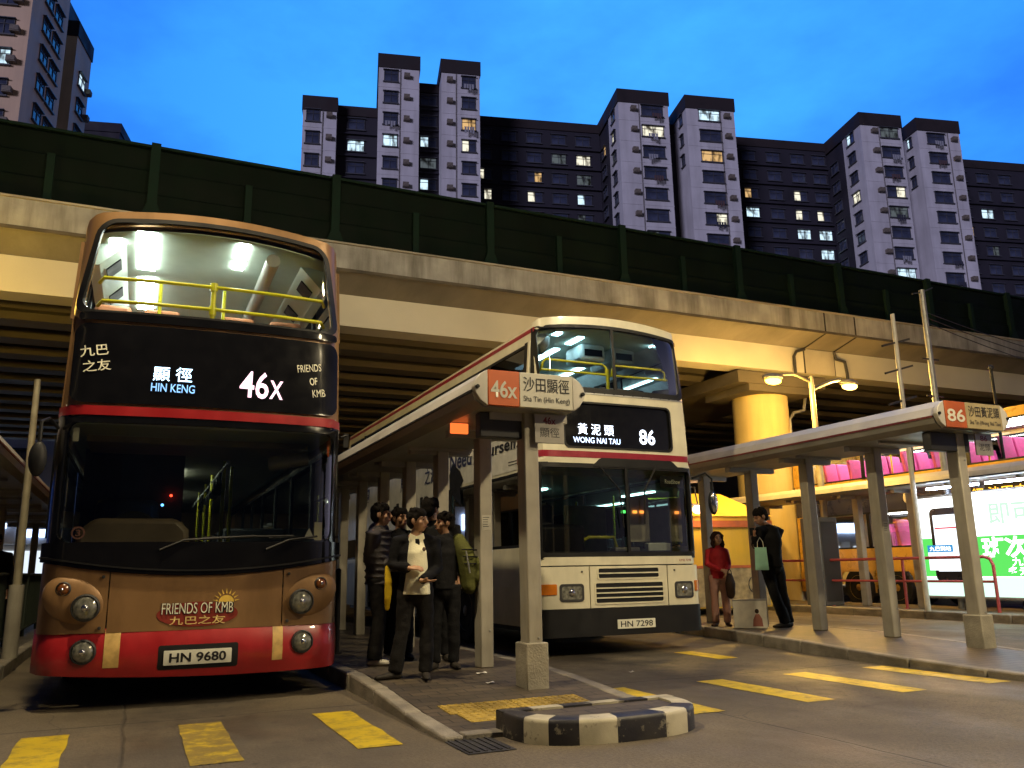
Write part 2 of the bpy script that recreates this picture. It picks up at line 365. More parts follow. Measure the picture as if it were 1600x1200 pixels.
m_pave2 = paving('paving_slabs', (.13, .115, .09), (.17, .15, .12), .4, .4)
m_kerb = mat('kerb_concrete', (.27, .24, .19), .7, var=.3, scale=5, bump=.4, streak=(1.5, 1.5, 5), streak_amt=.6)
def zpave(y, y0=5.9, y1=7.7, lo=.03, hi=.15):
    t = max(0, min(1, (y - y0) / (y1 - y0))); return lo + (hi - lo) * t
def island(name, x0, x1, y0, y1, pm, prof, kw=.14):
    X0 = x0 if callable(x0) else (lambda y: x0); X1 = x1 if callable(x1) else (lambda y: x1)
    ys = [y0 + .3 * k for k in range(0, 24)] + [y0 + 8 + 4 * k for k in range(int((y1 - y0 - 8) / 4))] + [y1]
    b = MB(); b.grid([[(X0(y) + kw + (X1(y) - X0(y) - 2 * kw) * i / 6, y, prof(y)) for i in range(7)] for y in ys])
    o = tag(b.build(name, pm), kind='structure')
    for E, w in ((X0, kw), (X1, -kw)):
        yy = y0
        while yy < y1 - .05:
            k = MB(); ye = min(yy + (.9 if yy < 20 else 6), y1); za, zb = prof(yy) + .004, prof(ye) + .004; jx = random.uniform(-.008, .008); xa, xb = E(yy) + jx, E(ye) + jx
            P = [(xa, yy + .006, -.05), (xa + w, yy + .006, -.05), (xb + w, ye - .006, -.05), (xb, ye - .006, -.05), (xa, yy + .006, za), (xa + w, yy + .006, za), (xb + w, ye - .006, zb), (xb, ye - .006, zb)]
            i = k.add(P)
            for f in ((0, 3, 2, 1), (4, 5, 6, 7), (0, 1, 5, 4), (1, 2, 6, 5), (2, 3, 7, 6), (3, 0, 4, 7)): k.q(*[i + t for t in f])
            k.build('kerb', m_kerb, o, bevel=.018); yy = ye
    e = MB(); e.box(X0(y0) + kw, X1(y0) - kw, y0, y0 + .14, -.05, prof(y0) + .006); e.build('kerb', m_kerb, o, bevel=.015)
    return o
def pw(*pts):
    def f(y):
        if y <= pts[0][0]: return pts[0][1]
        for (a, p), (b, q) in zip(pts, pts[1:]):
            if y <= b: return p + (q - p) * (y - a) / (b - a)
        return pts[-1][1]
    return f
isl_a = island('pavement', 1.93, 3.86, 5.42, 46, m_pave, zpave)
isl_b = island('pavement', pw((6.6, 7.56), (7.4, 7.6), (8.6, 7.78), (12, 8.45), (30, 8.6)), pw((5, 9.15), (6, 9.3), (9.5, 9.8), (20, 10.0)), 4.0, 46, m_pave, lambda y: zpave(y, 5.5, 8.8, .06, .15))
isl_c = island('pavement', 14.25, 16.25, 4.0, 46, m_pave2, lambda y: .15)
isl_d = island('pavement', -4.2, -1.2, 6.5, 46, m_pave2, lambda y: .15)
# tactile paving in front of the first post
m_tact = mat('yellow_tactile', (.42, .29, .05), .6, var=.35, scale=9, bump=.3, streak=(2, 2, 2), streak_amt=.6)
tb = MB()
for i in range(4):
    for j in range(2):
        cx, cy = 2.42 + .3 * i - (.05 if j else 0), 5.98 + .3 * j
        zz = [zpave(cy - .145), zpave(cy + .145)]
        P = [(cx - .145, cy - .145, zz[0]), (cx + .145, cy - .145, zz[0]), (cx + .145, cy + .145, zz[1]), (cx - .145, cy + .145, zz[1])]
        a = tb.add([(p[0], p[1], p[2] - .01) for p in P] + [(p[0], p[1], p[2] + .006) for p in P])
        for f in ((4, 5, 6, 7), (0, 1, 5, 4), (1, 2, 6, 5), (2, 3, 7, 6), (3, 0, 4, 7)): tb.q(*[a + t for t in f])
        for p in range(5):
            for q in range(5):
                x, y = cx - .12 + .06 * p, cy - .12 + .06 * q
                tb.lathe([(.019, 0), (.016, .007), (.008, .009)], (x, y, zpave(y) + .004), n=8)
tb.build('tactile_paving', m_tact, isl_a, smooth=40)
# raised nose with black and white painted kerb
def worn(name, c, w, amt):
    m, nt, out = _mat(name); N = nt.nodes.new; L = nt.links.new
    p = N('ShaderNodeBsdfPrincipled'); L(p.outputs[0], out.inputs[0]); tc = N('ShaderNodeTexCoord')
    n = N('ShaderNodeTexNoise'); n.inputs['Scale'].default_value = 8; n.inputs['Detail'].default_value = 7; n.inputs['Roughness'].default_value = .7; L(tc.outputs['Object'], n.inputs['Vector'])
    r = N('ShaderNodeMapRange'); L(n.outputs[0], r.inputs[0]); r.inputs[1].default_value = .58; r.inputs[2].default_value = .62; r.inputs[3].default_value = 0; r.inputs[4].default_value = amt
    x = N('ShaderNodeMix'); x.data_type = 'RGBA'; L(r.outputs[0], x.inputs[0]); x.inputs[6].default_value = (*c, 1); x.inputs[7].default_value = (*w, 1)
    n2 = N('ShaderNodeTexNoise'); n2.inputs['Scale'].default_value = 3; n2.inputs['Detail'].default_value = 5; L(tc.outputs['Object'], n2.inputs['Vector'])
    r2 = N('ShaderNodeMapRange'); L(n2.outputs[0], r2.inputs[0]); r2.inputs[1].default_value = .4; r2.inputs[2].default_value = .7; r2.inputs[3].default_value = 0; r2.inputs[4].default_value = .55
    y = N('ShaderNodeMix'); y.data_type = 'RGBA'; L(r2.outputs[0], y.inputs[0]); L(x.outputs[2], y.inputs[6]); y.inputs[7].default_value = (.07, .06, .045, 1)
    L(y.outputs[2], p.inputs['Base Color']); p.inputs['Roughness'].default_value = .5
    b = N('ShaderNodeBump'); b.inputs['Strength'].default_value = .4; b.inputs['Distance'].default_value = .012; L(n.outputs[0], b.inputs['Height']); L(b.outputs[0], p.inputs['Normal'])
    return m
m_kw = worn('worn_white_paint', (.55, .50, .36), (.2, .17, .13), .8); m_kb = worn('worn_black_paint', (.016, .015, .02), (.4, .36, .26), .5)
NC = (3.03, 5.44)
NW = .69
def nose_pt(t, k=1.0):
    # half superellipse bulging towards the viewer, t 0..1 from -x to +x
    a = math.pi * (1 - t); cx, sx = math.cos(a), math.sin(a)
    return (NC[0] + NW * k * math.copysign(abs(cx) ** .75, cx), NC[1] - .56 * k * sx ** .7 if sx > 0 else NC[1])
nose_pts_o = [nose_pt(i / 60) for i in range(61)]; nose_pts_i = [(NC[0] + (p[0] - NC[0]) * .80, NC[1] - .0 + (p[1] - NC[1]) * .74) for p in nose_pts_o]
mb = MB(); prev = 0; cuts = [0, 7, 14, 21, 28, 35, 42, 50, 60]
for s_, e_ in zip(cuts, cuts[1:]):
    mb.mi = (cuts.index(s_)) % 2
    for i in range(s_, e_):
        o0, o1, i0, i1 = nose_pts_o[i], nose_pts_o[i + 1], nose_pts_i[i], nose_pts_i[i + 1]
        c0, c1 = lerp(o0, i0, .14), lerp(o1, i1, .14); m0, m1 = lerp(o0, i0, .04), lerp(o1, i1, .04)
        rows = [[(*o0, -.02), (*o1, -.02)], [(*o0, .125), (*o1, .125)], [(*m0, .148), (*m1, .148)], [(*c0, .156), (*c1, .156)], [(*i0, .156), (*i1, .156)], [(*i0, .12), (*i1, .12)]]
        mb.grid(rows)
# straight kerb closing the back of the nose
nb = 6
for i in range(nb):
    mb.mi = 1 if i % 2 else 0
    x0_, x1_ = NC[0] - NW + 2 * NW * i / nb, NC[0] - NW + 2 * NW * (i + 1) / nb
    mb.grid([[(x0_, NC[1] + .10, -.02), (x1_, NC[1] + .10, -.02)], [(x0_, NC[1] + .10, .146), (x1_, NC[1] + .10, .146)], [(x0_, NC[1] + .09, .156), (x1_, NC[1] + .09, .156)], [(x0_, NC[1] - .01, .156), (x1_, NC[1] - .01, .156)], [(x0_, NC[1] - .01, .12), (x1_, NC[1] - .01, .12)]])
for xx in (-NW, NW): mb.mi = 0 if xx < 0 else 1; mb.grid([[(NC[0] + xx, NC[1] - .02, -.02), (NC[0] + xx, NC[1] + .10, -.02)], [(NC[0] + xx, NC[1] - .02, .15), (NC[0] + xx, NC[1] + .10, .15)]])
nose = tag(mb.build('island_kerb', [m_kb, m_kw], smooth=50, merge=.0005), 'black and white painted kerb nose at the end of the pavement', 'kerb')
tb = MB(); tb.add([(p[0], p[1], .142) for p in nose_pts_i]); tb.q(*range(len(nose_pts_i)))
tb.build('paved_top', m_pave, nose)
# paper scraps
m_paper = mat('paper_scrap', (.75, .73, .66), .7)
for i, (x, y, lab) in enumerate([(3.05, 7.55, 'small white paper scrap beside the foot of a shelter post'), (2.95, 7.1, 'tiny white paper scrap on the paving in front of the students'), (4.9, 7.9, 'pale paper scrap lying on the road before the white bus')]):
    b = MB(); a = .05 - .012 * i; z = (zpave(y) if x < 3.8 else 0) + .006
    b.grid([[(x - a, y - .02, z), (x, y - .03, z + .008), (x + a, y - .01, z)], [(x - a * .9, y + .03, z + .004), (x, y + .02, z), (x + a, y + .03, z + .01)]])
    tag(b.build('paper_scrap', m_paper, solid=.002), lab, 'litter', 'paper scraps')
# ---------------------------------------------------------------- flyover
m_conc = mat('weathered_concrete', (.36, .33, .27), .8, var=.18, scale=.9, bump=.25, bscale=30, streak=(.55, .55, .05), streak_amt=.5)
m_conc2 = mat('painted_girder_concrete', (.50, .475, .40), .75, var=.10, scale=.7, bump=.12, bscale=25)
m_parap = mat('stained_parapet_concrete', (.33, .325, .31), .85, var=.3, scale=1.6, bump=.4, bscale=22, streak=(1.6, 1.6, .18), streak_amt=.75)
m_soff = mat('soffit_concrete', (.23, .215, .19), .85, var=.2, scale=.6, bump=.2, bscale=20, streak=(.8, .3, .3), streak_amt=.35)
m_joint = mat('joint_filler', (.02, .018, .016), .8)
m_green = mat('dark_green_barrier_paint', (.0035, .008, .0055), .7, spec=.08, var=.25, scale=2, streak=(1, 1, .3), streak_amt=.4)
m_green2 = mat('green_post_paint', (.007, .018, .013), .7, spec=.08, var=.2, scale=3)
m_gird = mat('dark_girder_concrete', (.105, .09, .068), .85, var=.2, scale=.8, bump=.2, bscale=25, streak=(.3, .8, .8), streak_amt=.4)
FX0, FX1 = -70, 110
fly = thing('flyover', 'long grey concrete road flyover crossing above the bus station', 'flyover', (0, 17, 0))
b = MB(); b.prism([(.0, 7.46), (.28, 7.46), (.28, 7.60), (.28, 8.06), (0, 8.06)], 'x', FX0, FX1); b.build('parapet', m_parap, fly)
b = MB(); b.box(FX0, FX1, -.012, .004, 7.445, 7.515); b.build('drip_edge', mat('stained_drip_edge', (.075, .062, .045), .9, var=.7, scale=1.4), fly)
b = MB(); b.box(FX0, FX1, -.05, .33, 8.06, 8.10); b.build('parapet_coping', m_conc, fly)
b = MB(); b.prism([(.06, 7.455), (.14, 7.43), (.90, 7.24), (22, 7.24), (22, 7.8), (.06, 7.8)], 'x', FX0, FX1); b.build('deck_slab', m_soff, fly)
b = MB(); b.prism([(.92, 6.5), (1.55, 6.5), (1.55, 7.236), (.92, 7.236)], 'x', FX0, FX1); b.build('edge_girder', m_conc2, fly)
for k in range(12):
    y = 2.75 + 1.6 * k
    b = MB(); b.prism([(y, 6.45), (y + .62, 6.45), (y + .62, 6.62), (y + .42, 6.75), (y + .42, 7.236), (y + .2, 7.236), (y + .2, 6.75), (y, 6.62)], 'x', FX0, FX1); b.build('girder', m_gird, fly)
for x in (17.45, 18.6):
    b = MB(); b.box(x - .025, x + .025, -.006, 0, 7.46, 8.07); b.prism([(0, 7.452), (.90, 7.234), (.90, 7.228), (0, 7.446)], 'x', x - .03, x + .03); b.box(x - .025, x + .025, .912, .92, 6.5, 7.24); b.build('expansion_joint', m_joint, fly)
b = MB(); b.tube([(17.42, .84, 7.2), (17.1, .84, 7.1), (17.0, .84, 6.95), (17.0, .84, 6.45)], .045, 8); b.build('drain_pipe', m_dark, fly, smooth=40); b = MB()
b.tube([(18.56, .84, 7.2), (18.62, .84, 7.0), (18.95, .84, 6.95), (19.0, .84, 6.6), (19.0, .84, 6.42)], .045, 8); b.build('drain_pipe', m_dark, fly, smooth=40)
b = MB(); b.box(17.47, 18.58, .895, .918, 6.505, 7.22); b.build('diaphragm', m_conc, fly)
# noise barrier
nb_ = thing('noise_barrier', 'dark green panelled noise barrier on top of the flyover parapet', 'noise barrier', (0, 17.14, 8.10)); nb_.scale = (1, 1, .94)
def barrier_profile(t): return (.0, t)
for i, (z0, z1, dy) in enumerate([(0, .58, .02), (.56, 1.12, 0.03), (1.08, 1.62, .05)]):
    b = MB(); b.prism([(dy, z0), (dy + .10, z0), (dy + .10, z1), (dy + .035, z1), (dy - .02, z1 - .05), (dy - .02, z1 - .10)], 'x', FX0, FX1); b.build('barrier_panel', m_green, nb_)
b = MB(); b.box(FX0, FX1, -.02, .2, 1.62, 1.68); b.build('barrier_cap', m_green2, nb_)
x = -.17 - 3.69 * 5; k = 0
while x < 62:
    b = MB(); b.box(x - .09, x + .09, -.10, .16, -.02, 1.70); b.prism([(x - .2, -.02), (x + .2, -.02), (x + .1, .28), (x - .1, .28)], 'y', -.115, -.10); b.build('barrier_post', m_green2, nb_)
    b = MB(); b.box(x + 1.78, x + 1.92, -.075, .16, -.02, 1.08); b.build('barrier_stiffener', m_green2, nb_)
    x += 3.69
# columns
m_col = mat('column_concrete', (.55, .44, .20), .75, var=.1, scale=1, bump=.15, bscale=25, streak=(2, 2, .2), streak_amt=.25)
def column(x, y, label):
    t = thing('flyover_column', label, 'column', (x, y, 0), 0, 'columns under the flyover')
    b = MB(); b.lathe([(.80, 0), (.80, 5.9)], (0, 0, 0), n=40); b.build('shaft', m_col, t, smooth=40)
    b = MB(); b.prism([(-1.6, 6.1), (1.6, 6.1), (1.6, 6.44), (-1.6, 6.44)], 'y', -1.05, 15 if y < 20 else 3); b.box(-1.2, 1.2, -1.0, 1.0, 5.9, 6.1); b.build('crosshead', m_gird, t)
    if y < 20 and x > 0:
        b = MB(); b.tube([(.86, -.25, 0), (.86, -.25, 5.3), (1.0, -.3, 5.5), (1.4, -.3, 5.6), (1.5, -.3, 6.0)], .05, 8); b.build('drain_pipe', m_steel, t, smooth=40)
column(16.7, 19.1, 'round yellow lit concrete column holding up the flyover behind the kiosk')
column(-13, 19.1, 'round concrete flyover column far off beyond the edge of the view')
# dark wall beyond the flyover
m_wall = mat('dark_retaining_wall', (.07, .065, .06), .85, var=.3, scale=.5, streak=(.5, .5, .1), streak_amt=.6)
b = MB(); b.box(-2.0, 110, 41, 41.6, 0, 8.5)
for k in range(28): b.box(-1 + 4 * k, -.6 + 4 * k, 40.8, 41, 0, 8.3)
tag(b.build('retaining_wall', m_wall), 'dark concrete wall closing the far side under the flyover', 'wall')

# ---------------------------------------------------------------- housing blocks
AZ = -R(14)
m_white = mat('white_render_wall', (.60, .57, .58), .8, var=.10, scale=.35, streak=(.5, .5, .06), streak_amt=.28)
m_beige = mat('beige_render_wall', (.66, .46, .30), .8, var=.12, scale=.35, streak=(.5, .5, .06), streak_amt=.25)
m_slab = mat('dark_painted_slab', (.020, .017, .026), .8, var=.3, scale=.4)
m_cap = mat('brown_roof_parapet', (.022, .014, .015), .8, var=.3, scale=.5)
m_frame = mat('window_frame_metal', (.06, .06, .07), .5)
m_pane = mat('dark_window_pane', (.050, .058, .095), .12, var=.6, scale=.8)
m_ac = mat('air_conditioner_case', (.16, .13, .10), .6, var=.3)
m_pipe = mat('stained_drain_pipe', (.20, .18, .17), .7, var=.3)
m_laun = [mat('laundry_dark', (.03, .03, .05), .8), mat('laundry_brown', (.09, .05, .05), .8), mat('laundry_pale', (.3, .3, .33), .8)]
def lit_mat(name, c, st):
    # a lit room behind glass: curtain folds and shelves in front of the lamp
    m, nt, out = _mat(name); N = nt.nodes.new; L = nt.links.new; e = N('ShaderNodeEmission'); L(e.outputs[0], out.inputs[0])
    tc = N('ShaderNodeTexCoord'); oi = N('ShaderNodeObjectInfo'); v = N('ShaderNodeVectorMath'); v.operation = 'ADD'; L(tc.outputs['Object'], v.inputs[0]); L(oi.outputs['Random'], v.inputs[1])
    mp = N('ShaderNodeMapping'); mp.inputs['Scale'].default_value = (1.1, 1.1, .5); L(v.outputs[0], mp.inputs[0])
    n = N('ShaderNodeTexNoise'); n.inputs['Scale'].default_value = 1.5; n.inputs['Detail'].default_value = 3; L(mp.outputs[0], n.inputs['Vector'])
    r = N('ShaderNodeValToRGB'); L(n.outputs[0], r.inputs[0]); r.color_ramp.elements[0].position = .36; r.color_ramp.elements[0].color = (c[0] * .08, c[1] * .07, c[2] * .06, 1); r.color_ramp.elements[1].position = .56; r.color_ramp.elements[1].color = (*c, 1)
    L(r.outputs[0], e.inputs[0]); e.inputs[1].default_value = st; return m
L_cool = lit_mat('lit_room_cool', (.62, .85, 1.0), 1.3); L_white = lit_mat('lit_room_white', (1, .95, .75), 1.1); L_warm = lit_mat('lit_room_warm', (1, .62, .26), .8); L_dim = lit_mat('lit_room_dim', (.42, .50, .55), .22)
_wm = {}; half = {}
def win_meshes(w, h, axis):
    k = (round(w, 2), round(h, 2), axis)
    if k in _wm: return _wm[k]
    b = MB(); p = MB()
    def bx(B, u0, u1, z0, z1, d0, d1):
        if axis == 'v': B.box(u0, u1, -d1, -d0, z0, z1)     # faces -y
        else: B.box(-d1, -d0, u0, u1, z0, z1)               # faces -x
    for (u0, u1, z0, z1) in ((-w / 2, w / 2, h / 2 - .06, h / 2), (-w / 2, w / 2, -h / 2, -h / 2 + .06), (-w / 2, -w / 2 + .06, -h / 2, h / 2), (w / 2 - .06, w / 2, -h / 2, h / 2), (-.03, .03, -h / 2, h / 2), (-w / 2, w / 2, h * .18, h * .18 + .05)):
        bx(b, u0, u1, z0, z1, -.02, .09)
    bx(b, -w / 2 - .12, w / 2 + .12, -h / 2 - .12, -h / 2, 0, .22); bx(b, -w / 2 - .1, w / 2 + .1, h / 2, h / 2 + .07, 0, .3)
    bx(p, -w / 2 + .04, w / 2 - .04, -h / 2 + .04, h / 2 - .04, .01, .03)
    for sd in (0, 1):
        h1, h2 = MB(), MB(); bx(h1, -w / 2 + .04 if sd == 0 else .0, .0 if sd == 0 else w / 2 - .04, -h / 2 + .04, h / 2 - .04, .01, .03)
        h1.mi = 1; bx(h1, .0 if sd == 0 else -w / 2 + .04, w / 2 - .04 if sd == 0 else .0, -h / 2 + .04, h / 2 - .04, .01, .03)
        half[(k[0], k[1], axis, sd)] = {m.name: h1.mesh('pane', [m, m_pane]) for m in (L_cool, L_white, L_warm, L_dim)}
    fm = b.mesh('window', m_frame); pms = {m.name: p.mesh('pane', m) for m in (m_pane, L_cool, L_white, L_warm, L_dim)}
    _wm[k] = (fm, pms); return _wm[k]
def window(par, u, z, d, w=1.55, h=1.35, axis='v', m=None):
    fm, pms = win_meshes(w, h, axis); o = link('window', fm, par); o.location = (u, d, z) if axis == 'v' else (d, u, z)
    mm = m or m_pane
    if mm is not m_pane and random.random() < .6:
        hm = half[(round(w, 2), round(h, 2), axis, random.choice((0, 1)))]; link('pane', hm[mm.name], o)
    else: link('pane', pms[mm.name], o)
    return o
_acm = MB(); _acm.box(-.33, .33, -.55, 0, -.2, .22); _acm.box(-.36, .36, -.5, 0, -.28, -.2)
for _k in range(4): _acm.box(-.3, .3, -.56, -.55, -.14 + .09 * _k, -.10 + .09 * _k)
_acm = _acm.mesh('air_conditioner', m_ac)
def block(name, label, u0, D, wings, slabs, sides, lit, base=None, cat='apartment block', wallm=None, group=None):
    """wings: (u0,u1,ztop,win_u,win_w,ac_u,row0,rows); slabs: (u0,u1,v,ztop,cols,row0,rows); all u in the frame of the facade"""
    ca, sa = math.cos(AZ), math.sin(AZ)
    # world = u*U + D*V
    def wpos(u, v): return (u * math.cos(-AZ) + v * math.sin(-AZ), -u * math.sin(-AZ) + v * math.cos(-AZ), 0)
    t = thing(name, label, cat, wpos(u0, D), AZ, group)
    wl = list(lit)
    def pick(u, z, r=1.6):
        for q in wl:
            if abs(q[0] - u) < r and abs(q[1] - z) < 1.36: wl.remove(q); return q[2]
        x = random.random(); return L_dim if x < .03 else (L_cool if x < .075 else None)
    wm = wallm or m_white
    for (a, c, zt, wu, ww, au, r0, nr) in wings:
        b = MB(); b.box(a - u0, c - u0, 0, 4.0, 0, zt - 1.75); b.build('wall', wm, t)
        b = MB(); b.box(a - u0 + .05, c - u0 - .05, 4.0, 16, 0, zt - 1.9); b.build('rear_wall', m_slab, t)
        b = MB(); b.box(a - u0 - .12, c - u0 + .12, -.12, 16.1, zt - 1.75, zt); b.build('roof_parapet', m_cap, t)
        b = MB(); px_ = (au - .75 if au and au > (a + c) / 2 else (au + .75 if au else a + .3)) - u0; b.box(px_ - .05, px_ + .05, -.10, 0, 0, zt - 1.8); b.build('drain_pipe', m_pipe, t)
        for k in range(nr):
            b = MB(); b.box(a - u0 - .02, c - u0 + .02, -.035, 0, r0 - 2.7 * k - 1.42, r0 - 2.7 * k - 1.30); b.build('floor_band', wm, t)
            if random.random() < .3:
                b = MB(); lx = wu - u0 + random.uniform(-.4, .4); zz = r0 - 2.7 * k - .95; b.box(lx - .6, lx + .6, -.75, -.72, zz + .3, zz + .33)
                for q in range(4): b.box(lx - .55 + .3 * q, lx - .33 + .3 * q, -.75, -.72, zz - random.uniform(.1, .5), zz + .3)
                b.build('laundry_rack', random.choice(m_laun), t)
            z = r0 - 2.7 * k; window(t, wu - u0, z, 0, ww, 1.4, 'v', pick(wu, z))
            if au is not None:
                o = link('air_conditioner', _acm, t); o.location = (au - u0, 0, z + .1)
    for (a, c, v, zt, cols, r0, nr) in slabs:
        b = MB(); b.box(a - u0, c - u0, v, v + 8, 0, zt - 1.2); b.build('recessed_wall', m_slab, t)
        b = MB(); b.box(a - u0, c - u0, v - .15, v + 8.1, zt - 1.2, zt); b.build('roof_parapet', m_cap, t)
        for k in range(nr):
            z = r0 - 2.7 * k
            for cu in cols: window(t, cu - u0, z, v, 1.9, 1.35, 'v', pick(cu, z, 1.3))
            if k % 1 == 0:
                b = MB(); b.box(a - u0 + .02, c - u0 - .02, v - .35, v, z - 1.36, z - 1.22); b.build('ledge', m_slab, t)
    for (u, v, r0, nr, ww) in sides:
        for k in range(nr): window(t, v, r0 - 2.7 * k, u - u0, ww, 1.35, 'u', pick(u, r0 - 2.7 * k, .8) if v < 4 else random.choice([None, None, None, L_warm, L_cool, L_white]))
    for _ in range(3):
        b = MB(); q = random.choice(wings + slabs); x = random.uniform(q[0], q[1]) - u0; zt = q[2] if q in wings else q[3]; b.tube([(x, 10.5, zt - .2), (x, 10.5, zt + random.uniform(1.6, 2.8))], .05, 5); b.build('roof_mast', m_dark, t)
    return t
k94 = 94 / 86.
block('housing_block', 'tall white housing block with twin narrow wings standing highest above the flyover', .8, 86,
      [(-7.4, -3.75, 53.0, -6.3, 1.5, -4.5, 50.6, 6), (.8, 5.4, 59.1, 2.2, 1.6, 4.0, 56.3, 8), (7.96, 12.4, 59.1, 11.1, 1.6, 8.9, 56.3, 8)],
      [(-3.75, .8, 1.6, 53.0, [-1.6], 50.8, 6), (5.4, 7.96, 3.0, 57.6, [6.7], 55.4, 8), (12.4, 29.1, 8.0, 56.9, [14.0, 17.2, 20.4, 23.6, 26.8], 54.4, 7)], [],
      [(-1.9, 48.2, L_cool), (6.7, 50.2, L_cool), (6.7, 44.8, L_cool), (11.1, 50.8, L_warm), (11.1, 48.1, L_white), (6.7, 47.4, L_dim), (14.0, 49.0, L_white), (14.0, 46.4, L_white), (20.4, 49, L_warm), (20.4, 46.3, L_white), (26.8, 51.7, L_white), (26.8, 49, L_dim), (26.8, 46.3, L_cool), (26.8, 44, L_dim), (23.6, 51.7, L_dim), (14, 43.6, L_cool)])
block('housing_block', 'white housing block with twin wings in the middle of the row behind the flyover', 29.1, 86,
      [(29.1, 35.4, 57.25, 33.3, 2.7, 30.9, 54.6, 8), (37.67, 43.9, 57.2, 40.6, 2.7, 42.8, 54.6, 8)],
      [(35.4, 37.67, 4, 55.4, [], 52, 0), (43.9, 60.86, 8.0, 56.8, [46, 49.5, 53, 56.5, 59.6], 54.2, 8)],
      [(29.1, 2.0, 54.6, 8, 1.3), (29.1, 6.2, 52.0, 6, 1.6), (37.67, 1.6, 54.6, 3, .9)],
      [(29.1, 54.6, L_dim), (33.3, 52, L_white), (40.6, 54.7, L_cool), (40.6, 49.3, L_warm), (29.1, 51.9, L_white), (29.1, 49.2, L_dim), (49.5, 48.8, L_warm), (49.5, 46, L_cool), (56.5, 49, L_white), (56.5, 46.1, L_white), (56.5, 43.4, L_cool), (59.6, 46, L_white), (59.6, 43, L_cool), (46, 48.8, L_dim), (40.6, 41.1, L_white), (59.6, 40.7, L_cool), (53, 38, L_cool)])
block('housing_block', 'white housing block with twin wings at the far end of the row', 60.86, 86,
      [(60.86, 66.6, 56.9, 64.8, 2.5, 62.6, 54.3, 9), (68.86, 74.9, 56.8, 71.4, 2.5, 73.9, 54.0, 9)],
      [(66.6, 68.86, 4, 55.2, [], 52, 0), (74.9, 101, 8.0, 56.1, [77.5, 81, 84.5, 88], 53.4, 9)],
      [(60.86, 2.2, 54.3, 9, 1.5), (60.86, 6.2, 52.2, 7, 1.6), (68.86, 1.6, 54.0, 3, .9)],
      [(60.86, 54.3, L_cool), (64.8, 54.3, L_dim), (60.86, 46.2, L_white), (64.8, 46.2, L_white), (64.8, 35.4, L_cool), (81, 50.5, L_dim), (84.5, 48, L_cool), (81, 45.3, L_warm), (84.5, 42.6, L_dim), (64.8, 43.5, L_dim)])
# tall beige block at the near corner
lt = thing('corner_tower', 'tall beige housing tower rising close behind the flyover with bluish side windows', 'apartment block', (-27.7 * math.cos(R(14)) + 66 * math.sin(R(14)), 27.7 * math.sin(R(14)) + 66 * math.cos(R(14)), 0), AZ)
b = MB(); b.box(-16, 0, 0, 7.6, 0, 60); b.build('wall', m_beige, lt)
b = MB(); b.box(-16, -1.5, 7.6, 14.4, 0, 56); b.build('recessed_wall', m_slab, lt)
b = MB(); b.box(-6, 0, 10.2, 14.4, 0, 51.4); b.build('wall', m_beige, lt)
b = MB(); b.box(-6, .1, 10.1, 14.5, 51.4, 53); b.box(-1.5, -1.45, 7.6, 10.2, 50, 53); b.build('roof_parapet', m_cap, lt)
fmw, pmw = win_meshes(1.7, 1.4, 'u')
for k in range(8):
    z = 49.9 - 2.75 * k
    for v in (3.2, 5.4):
        o = link('window', fmw, lt); o.location = (0, v, z); o.rotation_euler[2] = math.pi; link('pane', pmw[m_pane.name], o)
    o = link('window', fmw, lt); o.location = (0, 12.3, z - 2.2); o.rotation_euler[2] = math.pi; link('pane', pmw[(L_cool if k == 0 else m_pane).name], o)
    for u in (-1.9, -5.2): window(lt, u, z - 2.2, 0, 1.6, 1.4, 'v', L_cool if (k == 2 and u > -3) else None)
    o = link('air_conditioner', _acm, lt); o.location = (-.95, 0, z - 2.5)
    o = link('air_conditioner', _acm, lt); o.location = (0, 13.6, z - 2.4); o.rotation_euler[2] = R(90)
b = MB(); b.box(-4, 4.5, 0, 8, 0, 77.2); b.box(-4.2, 4.7, -.2, 8.2, 75.6, 77.3)
b.build('far_roof', m_slab)
fb = bpy.data.objects['far_roof']; fb.name = 'distant_block'; fb.location = ((-47) * math.cos(R(14)) + 140 * math.sin(R(14)), 47 * math.sin(R(14)) + 140 * math.cos(R(14)), 0); fb.rotation_euler[2] = AZ
tag(fb, 'dark flat topped building far behind the noise barrier beside the beige tower', 'building')
# building added behind the viewer to block low light (seen only in reflections)
for (x, y, w, d, h, rz, lab) in [(-44, -22, 70, 14, 23, R(-48), 'added dark building behind the viewer blocking low light from the station')]:
    t = thing('light_blocker', lab, 'building', (x, y, 0), rz)
    b = MB(); b.box(-w / 2, w / 2, 0, d, 0, h); b.build('wall', m_slab, t)
    b = MB(); b.box(-w / 2 - .2, w / 2 + .2, -.2, d + .2, h, h + .8); b.build('roof_parapet', m_cap, t)
